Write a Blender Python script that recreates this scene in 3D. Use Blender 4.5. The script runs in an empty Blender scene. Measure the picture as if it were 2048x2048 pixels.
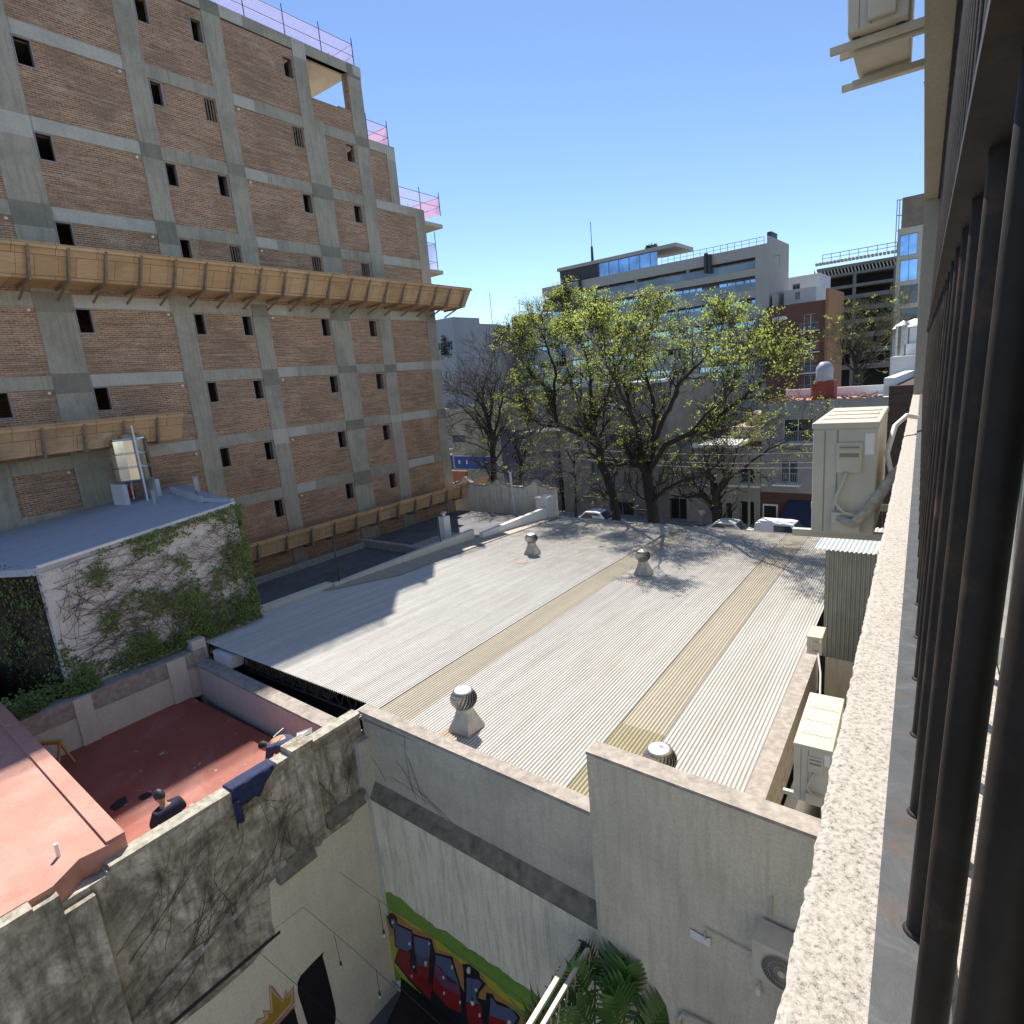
import bpy, bmesh, math, random
from mathutils import Vector, Matrix
from mathutils import noise as mnoise
R = math.radians
sc = bpy.context.scene
COL = sc.collection
random.seed(7)

# ---------------------------------------------------------------- camera
F, PITCH, ROLL, YAW = 1194.3, .2166, -.0867, .6509
fw = Vector((-math.sin(YAW)*math.cos(PITCH), math.cos(YAW)*math.cos(PITCH), -math.sin(PITCH)))
r0 = Vector((math.cos(YAW), math.sin(YAW), 0)); u0 = r0.cross(fw)
rt = math.cos(ROLL)*r0 + math.sin(ROLL)*u0
up = -math.sin(ROLL)*r0 + math.cos(ROLL)*u0
cd = bpy.data.cameras.new("camera"); cam = bpy.data.objects.new("camera", cd); COL.objects.link(cam)
cam.matrix_world = Matrix(((rt.x, up.x, -fw.x, 0), (rt.y, up.y, -fw.y, 0), (rt.z, up.z, -fw.z, 0), (0, 0, 0, 1)))
cd.sensor_width = 36; cd.lens = 36*F/2048; cd.clip_start = .02; cd.clip_end = 3000
sc.camera = cam

# ---------------------------------------------------------------- light
TOSUN = Vector((-.513, .543, 1)).normalized()
w = bpy.data.worlds.new("World"); sc.world = w; w.use_nodes = True
nt = w.node_tree; bg = nt.nodes['Background']
sky = nt.nodes.new('ShaderNodeTexSky'); sky.sky_type = 'NISHITA'; sky.sun_disc = False
sky.sun_elevation = math.asin(TOSUN.z); sky.sun_rotation = math.atan2(TOSUN.x, TOSUN.y)
sky.altitude = 1500; sky.air_density = 0.85; sky.dust_density = 0.0; sky.ozone_density = 2.6
nt.links.new(sky.outputs[0], bg.inputs[0]); bg.inputs[1].default_value = .10
sd = bpy.data.lights.new("sun", 'SUN'); sd.energy = 4.0; sd.angle = R(.5); sd.color = (1, .93, .83)
so = bpy.data.objects.new("sun", sd); COL.objects.link(so)
so.rotation_euler = TOSUN.to_track_quat('Z', 'Y').to_euler()
sc.view_settings.view_transform = 'Standard'; sc.view_settings.look = 'None'
sc.view_settings.exposure = 1.0; sc.view_settings.gamma = 1

# ---------------------------------------------------------------- surveying helpers
# a direction seen in the photograph, met with a real plane of the place
def ray(u, v): return rt*((u-1024)/F) - up*((v-1024)/F) + fw
def PX(u, v, x): d = ray(u, v); return d*(x/d.x)
def PZ(u, v, z): d = ray(u, v); return d*(z/d.z)
def PD(u, v, t): return ray(u, v)*t
YB = -.0345
E1 = Vector((math.cos(YB), math.sin(YB), 0)); E2 = Vector((-math.sin(YB), math.cos(YB), 0))
def Bp(u, v, d):                      # street-parallel frame: (a along, d depth, z)
    r = ray(u, v); p = r*(d/r.dot(E2)); return Vector((p.dot(E1), d, p.z))
def W(a, d, z): return E1*a + E2*d + Vector((0, 0, z))
def fB(p): return W(p[0], p[1], p[2])

# ---------------------------------------------------------------- mesh building
class MB:
    def __init__(s, xf=None): s.v = []; s.f = []; s.m = []; s.mi = 0; s.xf = xf
    def vert(s, p):
        p = Vector(p); s.v.append(s.xf(p) if s.xf else p); return len(s.v)-1
    def face(s, pts): s.f.append([s.vert(p) for p in pts]); s.m.append(s.mi)
    def box(s, a, b):
        x0, y0, z0 = [min(a[i], b[i]) for i in range(3)]; x1, y1, z1 = [max(a[i], b[i]) for i in range(3)]
        i = [s.vert(p) for p in ((x0,y0,z0),(x1,y0,z0),(x1,y1,z0),(x0,y1,z0),(x0,y0,z1),(x1,y0,z1),(x1,y1,z1),(x0,y1,z1))]
        for q in ((0,3,2,1),(4,5,6,7),(0,1,5,4),(1,2,6,5),(2,3,7,6),(3,0,4,7)):
            s.f.append([i[k] for k in q]); s.m.append(s.mi)
        return s
    def prism(s, pts, ext):
        ext = Vector(ext); n = len(pts)
        a = [s.vert(p) for p in pts]; b = [s.vert(Vector(p)+ext) for p in pts]
        s.f.append(a[::-1]); s.f.append(b); s.m += [s.mi]*2
        for i in range(n):
            j = (i+1) % n; s.f.append([a[i], a[j], b[j], b[i]]); s.m.append(s.mi)
        return s
    def bar(s, p, q, wd, ht=None, upv=(0, 0, 1)):
        p = Vector(p); q = Vector(q); ht = ht or wd; d = (q-p).normalized(); u = Vector(upv)
        x = d.cross(u)
        if x.length < 1e-4: x = d.cross(Vector((1, 0, 0)))
        x.normalize(); y = x.cross(d)
        c = [p + x*(sx*wd/2) + y*(sy*ht/2) for sx, sy in ((-1,-1),(1,-1),(1,1),(-1,1))]
        return s.prism(c, q-p)
    def tube(s, pts, rad, n=8, cap=True):
        pts = [Vector(p) for p in pts]
        if not isinstance(rad, (list, tuple)): rad = [rad]*len(pts)
        rings = []; px = None
        for k, p in enumerate(pts):
            d = (pts[min(k+1, len(pts)-1)] - pts[max(k-1, 0)]).normalized()
            if px is None:
                px = d.cross(Vector((0, 0, 1)))
                if px.length < .1: px = d.cross(Vector((1, 0, 0)))
            px = (px - d*px.dot(d)); px.normalize(); py = d.cross(px)
            rings.append([s.vert(p + (px*math.cos(2*math.pi*i/n) + py*math.sin(2*math.pi*i/n))*rad[k]) for i in range(n)])
        for a, b in zip(rings, rings[1:]):
            for i in range(n):
                j = (i+1) % n; s.f.append([a[i], a[j], b[j], b[i]]); s.m.append(s.mi)
        if cap: s.f.append(rings[0][::-1]); s.f.append(rings[-1]); s.m += [s.mi]*2
        return s
    def lathe(s, prof, c, n=24):
        c = Vector(c); rings = []
        for r, z in prof: rings.append([s.vert(c + Vector((r*math.cos(2*math.pi*i/n), r*math.sin(2*math.pi*i/n), z))) for i in range(n)])
        for a, b in zip(rings, rings[1:]):
            for i in range(n):
                j = (i+1) % n; s.f.append([a[i], a[j], b[j], b[i]]); s.m.append(s.mi)
        s.f.append(rings[0][::-1]); s.f.append(rings[-1]); s.m += [s.mi]*2
        return s
    def build(s, name, mat=None, parent=None, smooth=False, bevel=0, **tags):
        me = bpy.data.meshes.new(name); me.from_pydata([tuple(p) for p in s.v], [], s.f)
        mats = mat if isinstance(mat, (list, tuple)) else [mat]
        for m in mats:
            if m: me.materials.append(m)
        if len(mats) > 1:
            for p, k in zip(me.polygons, s.m): p.material_index = k
        if smooth: me.polygons.foreach_set('use_smooth', [True]*len(me.polygons))
        me.update()
        o = bpy.data.objects.new(name, me); COL.objects.link(o)
        if parent: o.parent = parent; o.matrix_parent_inverse = Matrix.Translation(-parent.location)
        if bevel:
            md = o.modifiers.new('bevel', 'BEVEL'); md.width = bevel; md.segments = 2; md.limit_method = 'ANGLE'
        tag(o, **tags); return o
def tag(o, label=None, cat=None, group=None, kind=None):
    if label: o['label'] = label
    if cat: o['category'] = cat
    if group: o['group'] = group
    if kind: o['kind'] = kind
    return o
def empty(name, loc, label, cat, group=None):
    o = bpy.data.objects.new(name, None); COL.objects.link(o); o.location = loc; o.empty_display_size = .2
    return tag(o, label, cat, group)
def copy_tree(o, parent=None):
    c = o.copy(); COL.objects.link(c)
    if parent is not None: c.parent = parent
    for ch in list(o.children): copy_tree(ch, c)
    return c
def grid_wall(mb, P, a0, a1, z0, z1, holes, depth_vec):
    """wall rectangle with real rectangular openings; P(a, z) -> point; reveals go depth_vec inwards"""
    A = sorted({a0, a1} | {min(max(h[i], a0), a1) for h in holes for i in (0, 1)})
    Z = sorted({z0, z1} | {min(max(h[i], z0), z1) for h in holes for i in (2, 3)})
    dv = Vector(depth_vec)
    for i in range(len(A)-1):
        for j in range(len(Z)-1):
            ca, cz = (A[i]+A[i+1])/2, (Z[j]+Z[j+1])/2
            if A[i+1]-A[i] < 1e-5 or Z[j+1]-Z[j] < 1e-5: continue
            if any(h[0] < ca < h[1] and h[2] < cz < h[3] for h in holes): continue
            mb.face([P(A[i], Z[j]), P(A[i+1], Z[j]), P(A[i+1], Z[j+1]), P(A[i], Z[j+1])])
    for h in holes:
        c = [P(h[0], h[2]), P(h[1], h[2]), P(h[1], h[3]), P(h[0], h[3])]
        for k in range(4):
            p, q = Vector(c[k]), Vector(c[(k+1) % 4]); mb.face([p, q, q+dv, p+dv])

# ---------------------------------------------------------------- materials
MATS = {}
class NT:
    def __init__(s, name):
        s.m = bpy.data.materials.new(name); s.m.use_nodes = True; s.t = s.m.node_tree; s.b = s.t.nodes['Principled BSDF']
        s.b.inputs['Roughness'].default_value = .85
    def n(s, ty, **kw):
        x = s.t.nodes.new(ty)
        for k, v in kw.items():
            if k in x.inputs.keys(): x.inputs[k].default_value = v
            else: setattr(x, k, v)
        return x
    def l(s, a, b): s.t.links.new(a, b)
    def coord(s, mode='obj', scale=(1, 1, 1), rot=(0, 0, 0)):
        c = s.n('ShaderNodeTexCoord'); out = c.outputs['Object']
        if mode == 'yz':
            sp = s.n('ShaderNodeSeparateXYZ'); cb = s.n('ShaderNodeCombineXYZ'); s.l(out, sp.inputs[0])
            s.l(sp.outputs[1], cb.inputs[0]); s.l(sp.outputs[2], cb.inputs[1]); s.l(sp.outputs[0], cb.inputs[2]); out = cb.outputs[0]
        if mode == 'xz':
            sp = s.n('ShaderNodeSeparateXYZ'); cb = s.n('ShaderNodeCombineXYZ'); s.l(out, sp.inputs[0])
            s.l(sp.outputs[0], cb.inputs[0]); s.l(sp.outputs[2], cb.inputs[1]); s.l(sp.outputs[1], cb.inputs[2]); out = cb.outputs[0]
        mp = s.n('ShaderNodeMapping'); mp.inputs['Scale'].default_value = scale; mp.inputs['Rotation'].default_value = rot
        s.l(out, mp.inputs[0]); return mp.outputs[0]
    def noise(s, vec, scale, detail=5, rough=.6, dist=0):
        x = s.n('ShaderNodeTexNoise', Scale=scale, Detail=detail, Roughness=rough, Distortion=dist); s.l(vec, x.inputs['Vector']); return x.outputs[0]
    def ramp(s, fac, stops):
        x = s.n('ShaderNodeValToRGB'); s.l(fac, x.inputs[0]); e = x.color_ramp.elements
        while len(e) < len(stops): e.new(.5)
        for k, (p, c) in enumerate(stops): e[k].position = p; e[k].color = (c[0], c[1], c[2], 1) if hasattr(c, '__len__') else (c, c, c, 1)
        return x.outputs[0]
    def mix(s, f, a, b, mode='MIX'):
        x = s.n('ShaderNodeMix', data_type='RGBA', blend_type=mode)
        for inp, val in ((x.inputs[0], f), (x.inputs[6], a), (x.inputs[7], b)):
            if hasattr(val, 'is_output') or hasattr(val, 'links'): s.l(val, inp)
            elif hasattr(val, '__len__'): inp.default_value = (val[0], val[1], val[2], 1)
            else: inp.default_value = val
        return x.outputs[2]
    def math(s, op, a, b=0):
        x = s.n('ShaderNodeMath', operation=op)
        for k, val in enumerate((a, b)):
            if hasattr(val, 'links'): s.l(val, x.inputs[k])
            else: x.inputs[k].default_value = val
        return x.outputs[0]
    def bump(s, h, st=.3, dist=.02):
        x = s.n('ShaderNodeBump', Strength=st, Distance=dist); s.l(h, x.inputs['Height']); s.l(x.outputs[0], s.b.inputs['Normal'])
    def col(s, c): s.l(c, s.b.inputs['Base Color']); return s
def plain(name, c, rough=.7, metal=0, var=.12, scale=3.0, bump=0, bscale=60, spec=None):
    if name in MATS: return MATS[name]
    t = NT(name); v = t.coord(); n = t.noise(v, scale)
    lo = [x*(1-var) for x in c]; hi = [min(1, x*(1+var)) for x in c]
    t.col(t.ramp(n, [(.3, lo), (.7, hi)])); t.b.inputs['Roughness'].default_value = rough; t.b.inputs['Metallic'].default_value = metal
    if spec is not None: t.b.inputs['Specular IOR Level'].default_value = spec
    if bump: t.bump(t.noise(v, bscale, 6), bump, .01)
    MATS[name] = t.m; return t.m
def stained(name, base, stain, mode='yz', streak=.5, blot=1.2, amt=.5, fine=18, bump=.25, rough=.9, lo=.45, hi=.62):
    """plaster or concrete: cloudy tone, vertical run-off streaks, fine grain"""
    t = NT(name); v = t.coord(mode)
    big = t.noise(v, blot, 6, .65, .4); fn = t.noise(v, fine, 6, .7)
    vs = t.coord(mode, scale=(5, .45, 5)); st = t.noise(vs, 1.6, 5, .7, .2)
    f1 = t.ramp(big, [(lo, 0), (hi, 1)]); f2 = t.ramp(st, [(.46, 0), (.66, 1)])
    c = t.mix(t.math('MULTIPLY', f1, amt), base, stain)
    c = t.mix(t.math('MULTIPLY', f2, streak), c, stain)
    g = t.ramp(fn, [(.25, .78), (.75, 1.15)]); c = t.mix(1.0, c, g, 'MULTIPLY')
    t.col(c); t.b.inputs['Roughness'].default_value = rough; t.bump(fn, bump, .012); return t.m
def brickmat(name, mode, c1, c2, mortar, bw=.25, bh=.075, ms=.012, dirt=(.2, .16, .13), amt=.5):
    t = NT(name); v = t.coord(mode)
    wob = t.noise(v, 1.5, 3); vv = t.n('ShaderNodeVectorMath', operation='ADD')
    sc_ = t.n('ShaderNodeVectorMath', operation='SCALE'); 
    nz = t.n('ShaderNodeTexNoise', Scale=.9, Detail=3.0); t.l(v, nz.inputs['Vector']); t.l(nz.outputs[1], sc_.inputs[0]); sc_.inputs['Scale'].default_value = .05
    t.l(v, vv.inputs[0]); t.l(sc_.outputs[0], vv.inputs[1])
    b = t.n('ShaderNodeTexBrick'); t.l(vv.outputs[0], b.inputs['Vector'])
    for k, c in (('Color1', c1), ('Color2', c2), ('Mortar', mortar)): b.inputs[k].default_value = (*c, 1)
    b.inputs['Scale'].default_value = 1; b.inputs['Brick Width'].default_value = bw; b.inputs['Row Height'].default_value = bh
    b.inputs['Mortar Size'].default_value = ms; b.inputs['Mortar Smooth'].default_value = .4; b.inputs['Bias'].default_value = -.1
    big = t.noise(v, .45, 5, .6, .5); fn = t.noise(v, 9, 5, .7)
    c = t.mix(t.ramp(big, [(.42, 0), (.62, amt)]), b.outputs[0], dirt)
    vs = t.coord(mode, scale=(.6, 8, 1)); rowv = t.noise(vs, 1.4, 4, .7)
    c = t.mix(t.ramp(rowv, [(.48, 0), (.66, .6)]), c, mortar)
    dk_ = t.noise(t.coord(mode, scale=(.35, 5, 1)), 2.3, 4, .7); c = t.mix(t.ramp(dk_, [(.55, 0), (.72, .6)]), c, (.13, .07, .05))
    pale = t.noise(v, .8, 6, .7, .8); c = t.mix(t.ramp(pale, [(.55, 0), (.72, .5)]), c, mortar)
    c = t.mix(1.0, c, t.ramp(fn, [(.2, .65), (.8, 1.3)]), 'MULTIPLY')
    t.col(c); t.bump(t.mix(.5, b.outputs[1], fn), -.5, .02); return t.m
def glass(name, c=(.03, .045, .06), rough=.05):
    if name in MATS: return MATS[name]
    t = NT(name); v = t.coord(); n = t.noise(v, .35, 3)
    t.col(t.ramp(n, [(.4, c), (.65, [min(1, x*1.8) for x in c])])); t.b.inputs['Roughness'].default_value = rough
    t.b.inputs['Specular IOR Level'].default_value = .9; t.bump(t.noise(v, .8, 2), .12, .05)
    MATS[name] = t.m; return t.m
M = {}
M['concrete'] = stained('raw_concrete', (.46, .405, .31), (.25, .22, .165), 'yz', .5, .5, .55)
M['concrete_new'] = stained('pale_concrete', (.57, .52, .43), (.40, .365, .30), 'yz', .3, .9, .5)
M['brick'] = brickmat('raw_brick', 'yz', (.42, .165, .08), (.22, .085, .05), (.56, .435, .29), dirt=(.27, .165, .10), ms=.015, amt=.75)
M['concrete_dark'] = stained('dark_cast_concrete', (.30, .265, .20), (.19, .17, .13), 'yz', .4, .8, .5)
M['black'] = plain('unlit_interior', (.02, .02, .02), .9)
M['dark'] = plain('dark_paint', (.035, .035, .037), .6)
M['grille'] = None
M['redmat'] = None
M['graywall'] = stained('grey_render', (.64, .575, .45), (.42, .38, .295), 'xz', .5, .8, .35, 26, .2)
M['whitewall'] = stained('offwhite_render', (.86, .79, .62), (.48, .43, .32), 'xz', .65, 1.0, .22, 22, .12)
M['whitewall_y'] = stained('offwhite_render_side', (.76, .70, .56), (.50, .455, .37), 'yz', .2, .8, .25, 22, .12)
M['upperwall'] = stained('grey_white_render', (.58, .53, .42), (.37, .34, .27), 'xz', .35, .7, .5, 20, .15)
M['coping'] = plain('cement_coping', (.33, .295, .26), .9, var=.3, scale=7, bump=.4, bscale=25)
M['terracewall'] = stained('cream_terrace_wall', (.62, .60, .53), (.45, .43, .37), 'yz', .3, .9, .3, 22, .1)
M['terracewall_x'] = stained('cream_terrace_wall_x', (.60, .57, .50), (.44, .41, .35), 'xz', .4, .9, .3, 22, .1)
M['wood'] = None
def wood():
    t = NT('plywood'); v = t.coord('yz', scale=(1, 7, 1)); g = t.noise(v, 1.6, 6, .65, 1.2)
    v2 = t.coord('yz'); blot = t.noise(v2, .8, 4)
    br = t.n('ShaderNodeTexBrick'); t.l(t.coord('yz'), br.inputs[0]); br.inputs['Scale'].default_value = 1
    br.inputs['Brick Width'].default_value = 1.22; br.inputs['Row Height'].default_value = .6; br.inputs['Mortar Size'].default_value = .008
    br.inputs['Color1'].default_value = (.70, .47, .27, 1); br.inputs['Color2'].default_value = (.58, .37, .19, 1); br.inputs['Mortar'].default_value = (.12, .06, .03, 1)
    c = t.mix(t.ramp(g, [(.4, 0), (.7, .45)]), br.outputs[0], (.38, .21, .09))
    c = t.mix(t.ramp(blot, [(.55, 0), (.75, .5)]), c, (.22, .14, .08))
    t.col(c); t.bump(g, .2, .01); return t.m
M['wood'] = wood()
M['wood_dark'] = plain('weathered_batten', (.27, .20, .14), .85, var=.3, scale=6)
def redpaint(name, a, b):
    t = NT(name); v = t.coord(); n = t.noise(v, .7, 6, .7, .3); f = t.noise(v, 14, 5, .7)
    sp = t.noise(v, 5, 2, .5); c = t.ramp(n, [(.35, a), (.65, b)])
    fade = t.noise(v, .35, 5, .7, .6); c = t.mix(t.ramp(fade, [(.50, 0), (.72, .35)]), c, (.52, .36, .31)); mud = t.noise(v, 1.6, 6, .75, 1.); c = t.mix(t.ramp(mud, [(.56, 0), (.72, .4)]), c, (.13, .06, .05))
    c = t.mix(t.ramp(sp, [(.70, 0), (.735, .6)]), c, (.62, .42, .36)); c = t.mix(1.0, c, t.ramp(f, [(.2, .85), (.8, 1.1)]), 'MULTIPLY')
    t.col(c); t.b.inputs['Roughness'].default_value = .6; t.bump(f, .15, .01); return t.m
M['terrace_red'] = redpaint('red_membrane', (.27, .068, .045), (.34, .092, .062))
M['roof_red'] = redpaint('faded_red_membrane', (.46, .21, .16), (.56, .29, .23))
def dirtywall():
    t = NT('mouldy_cement_wall'); v = t.coord('yz'); b = t.noise(v, 1.1, 7, .7, .8); f = t.noise(v, 8, 7, .75, .5)
    st = t.noise(t.coord('yz', scale=(3, .6, 3)), 1.5, 6, .7)
    c = t.ramp(b, [(.28, (.11, .095, .07)), (.40, (.25, .22, .17)), (.50, (.43, .385, .31)), (.62, (.66, .60, .50))])
    c = t.mix(t.ramp(st, [(.46, 0), (.66, .7)]), c, (.07, .068, .05)); c = t.mix(1.0, c, t.ramp(f, [(.25, .6), (.75, 1.3)]), 'MULTIPLY')
    t.col(c); t.bump(f, .5, .02); return t.m
M['dirty'] = dirtywall()
M['ledge'] = plain('damp_ledge', (.20, .18, .135), .9, var=.4, scale=5, bump=.5, bscale=14)
M['darkroof'] = plain('asphalt_membrane', (.105, .11, .12), .8, var=.25, scale=1.2, bump=.15, bscale=30)
M['bluegrey'] = None
def membrane(name, a, b, sc=(1.2, 9, 1)):
    t = NT(name); n = t.noise(t.coord('obj', scale=sc), .9, 5, .7, .3); f = t.noise(t.coord(), 10, 5)
    c = t.mix(1.0, t.ramp(n, [(.35, a), (.7, b)]), t.ramp(f, [(.2, .85), (.8, 1.12)]), 'MULTIPLY'); t.col(c)
    t.b.inputs['Roughness'].default_value = .7; return t.m
M['bluegrey'] = membrane('pale_roof_paint', (.36, .38, .43), (.47, .50, .55), (9, 1, 1))
M['steel'] = plain('galvanised_steel', (.46, .45, .42), .42, .85, var=.2, scale=9)
M['white'] = plain('white_paint', (.74, .73, .70), .6, var=.06)
M['whitebld'] = stained('white_building', (.66, .66, .66), (.48, .48, .47), 'xz', .3, .5, .3)
M['cream_metal'] = plain('beige_enamel', (.52, .485, .395), .5, 0, var=.10, scale=4)
M['glass'] = glass('window_glass')
M['blueglass'] = glass('blue_glass', (.20, .34, .52), .06)
M['blueglass'].node_tree.nodes['Principled BSDF'].inputs['Metallic'].default_value = .7
M['frame'] = plain('window_frame_grey', (.30, .30, .31), .5, var=.1)
M['pink'] = None
# ================================================================ GROUND AND STREET
G = -13.9
mb = MB(); mb.face([(-400, -300, -14.6), (400, -300, -14.6), (400, 900, -14.6), (-400, 900, -14.6)])
mb.build('ground', plain('bare_ground', (.10, .095, .085), .95, var=.3, scale=.4), kind='structure')
mb = MB(fB); mb.box((-160, 32.3, -14.55), (120, 47.7, G-.14))
mb.build('street', plain('asphalt', (.055, .055, .057), .9, var=.3, scale=1.5, bump=.2), kind='structure')
mb = MB(fB); mb.box((-160, 28.9, -14.55), (120, 32.3, G)); mb.build('near_pavement', plain('paving', (.24, .23, .21), .9, var=.2, scale=2), kind='structure')
mb = MB(fB); mb.box((-160, 47.7, -14.55), (120, 51.0, G)); mb.build('far_pavement', MATS['paving'], kind='structure')

# ================================================================ BRICK BUILDING UNDER CONSTRUCTION
XB = -26.6
bb = empty('brick_apartment_block', (XB, 15, G), 'unfinished raw brick apartment block with grey concrete frame and black window holes', 'building')
lev = [16.75, 13.36, 10.38, 7.46, 4.46, 1.57, -1.34, -4.18]          # beam tops
BH = .49
cols = [(8.1, 9.3, -9, 18), (12.87, 13.68, -9, 18), (16.45, 17.28, -9, 16.75), (20.85, 22.1, -9, 13.36), (20.85, 21.6, 13.36, 16.75), (24.12, 25.0, -9, 16.75), (28.0, 28.8, -9, 10.38), (26.25, 26.9, 10.2, 13.36)]
roof_end = {16.75: 25.0, 13.36: 26.9}
wins = []   # (y0,y1,z1,barred,kind)
def wz(i): return lev[i]-BH
for i in range(8):
    t = wz(i)
    if i != 0: wins += [(9.33, 9.88, t, 0)]
    if i < 1: wins.append((13.73, 14.23, 15.75, 0))
    if i >= 1: wins.append((13.72, 14.2, t-.03, 0))
    wins.append((15.9, 16.4, t-(.45 if i == 0 else .05), 1 if i in (1, 3) else 0))
    wins.append((20.22, 20.78, t-(.45 if i == 0 else .05), 1 if i in (1, 3) else 0))
    if i >= 1: wins.append((23.38, 23.97, t-.06, 1 if i == 3 else 0))
wins += [(6.1, 6.75, wz(5), 0), (8.85, 9.25, -1.9, 0)]
holes = [(a, b, z-.9, z) for a, b, z, k in wins]
holes = [h for h in holes if not (8.85 < h[0] < 8.86)]
open_bay = (21.64, 24.08, 14.42, 16.26)
wall = MB(); X0 = XB-.04
P = lambda y, z: (X0, y, z)
grid_wall(wall, P, -2, 25.0, -9, 16.2, holes + [open_bay, (24.9, 25, 13, 16.3)], (-.26, 0, 0))
grid_wall(wall, P, 25.0, 26.5, -9, 13, [], (-.2, 0, 0))
grid_wall(wall, P, 26.5, 28.2, -9, 10, [], (-.2, 0, 0))
wall.build('brick_wall', M['brick'], bb)
fr = MB()
for (a, b, z0, z1) in cols: fr.box((XB-.5, a, z0), (XB+.0, b, z1))
fr.build('concrete_column', M['concrete'], bb)
rj0 = random.Random(6)
for (a, b, z0, z1) in cols:
    for z in lev:
        if z0 < z-.6 and z <= z1+.01: MB().box((XB-.02, a+.0, z-BH-rj0.uniform(-.05, .35)), (XB+.003, b-.0, z+(.0 if z > 16 else rj0.uniform(-.1, .1)))).build('cast_joint', M['concrete_dark' if rj0.random() < .6 else 'concrete_new' if rj0.random() < .3 else 'concrete'], bb)
fr = MB(); rb = random.Random(3)
for i, z in enumerate(lev):
    e = roof_end.get(z, 28.6)
    fr.box((XB-.45, -2, z-BH), (XB-.008, e-.05, z))
fr.build('floor_beam', M['concrete'], bb)
fr = MB()   # paler recast patches in the beams, as the photograph shows them
for i, z in enumerate(lev):
    for (a, b) in ((9.35, 12.85), (17.3, 18.4), (25.05, 27.4)):
        if b > roof_end.get(z, 28.6): b = roof_end.get(z, 28.6)-.4
        if a == 9.35 and i == 0: continue
        MB().box((XB-.01, a, z-BH+.02), (XB+.004, b-rb.uniform(0, .15), z-.02)).build('pale_beam_patch', M['concrete_new'], bb)
# inside: floors and a back wall so the holes read dark
ins = MB()
for z in lev: ins.box((XB-14, -2, z-.18), (XB-.5, roof_end.get(z, 28.6)-.06, z-.001))
ins.build('floor_slab', M['concrete_new'], bb)
ins = MB(); ins.box((XB-3.2, -2, -14), (XB-3.0, 21.4, 16.5)); ins.box((XB-3.2, 21.4, -14), (XB-3.0, 28.4, 10.0)); ins.box((XB-3.0, 21.4, -14), (XB-.3, 21.5, 16.3))
for y in (9.0, 13.2, 17.0): ins.box((XB-3, y, -14), (XB-.3, y+.1, 16.3))
for y in (24.3, 28.1): ins.box((XB-14, y, -14), (XB-.3, y+.15, 10.0))
ins.box((XB-3.0, 24.3, 10.1), (XB-.3, 24.4, 12.8)); ins.box((XB-3.2, 21.4, 10.2), (XB-3., 26, 12.9))
ins.build('inner_partition', M['brick'], bb)
# lower raw concrete base at the left
lo = MB(); lo.box((XB-.4, -2, -9), (XB+.03, 9.28, -3.3)); lo.box((XB-.4, 8.1, -3.3), (XB+.02, 9.32, -1.3)); lo.box((XB-.4, -2, -3.3), (XB+.025, 6.2, -1.3))
lo.build('concrete_base', M['concrete'], bb)
far = MB()   # street-side end of the block: slab edges and balconies
for z in (10.38, 7.46, 4.46, 1.57, -1.34, -4.18): far.box((XB-14, 28.6, z-.2), (XB-.6, 29.0, z))
far.build('slab_edge', M['concrete_new'], bb)
for z in (10.0, 7.2): MB().box((XB-6, 28.8, z-.22), (XB-.55, 31.0 if z > 8 else 30.6, z)).build('balcony_slab', M['concrete_new'], bb)
for z in (1.5, -1.5, -4.2):
    MB().box((XB-7, 28.8, z-.2), (XB-1.0, 30.3, z)).build('balcony_slab', M['concrete_new'], bb)
    MB().box((XB-5, 29.0, z), (XB-.9, 29.2, z+2.4)).build('infill_panel', plain('orange_block', (.62, .19, .10), .85, var=.2), bb)
MB().box((XB-14, 14, 13.2), (XB-12, 24.9, 16.2)).build('inner_partition', M['brick'], bb)
for a, b, z, k in wins:
    fm = MB()
    for (p, q) in (((XB-.10, a, z-.9), (XB-.03, a+.035, z)), ((XB-.10, b-.035, z-.9), (XB-.03, b, z)), ((XB-.10, a+.035, z-.9), (XB-.03, b-.035, z-.87))):
        fm.box(p, q)
    fm.box((XB-.10, a+.035, z-.035), (XB-.025, b-.035, z-.005))
    if k:
        for q in range(1, 4): fm.box((XB-.07, a+(b-a)*q/4-.02, z-.87), (XB-.04, a+(b-a)*q/4+.02, z-.035))
    wo = fm.build('window_frame', M['frame'] if not k else M['wood_dark'], bb)
sp = MB()    # little pipe sleeves left under the beams
for z in lev[1:]:
    for y in (12.65, 17.45, 7.9):
        MB().tube([(XB-.04, y, z-.62), (XB+.07, y, z-.62)], .05, 8).build('pipe_sleeve', M['white'], bb)
# set-back lift tower, above the frame of the picture

# brick stubs bay (parapet under the open corner)
st = MB(); st.box((XB-.28, 23.3, 14.4), (XB-.05, 24.1, 14.5)); st.build('parapet_course', M['brick'], bb)

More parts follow.
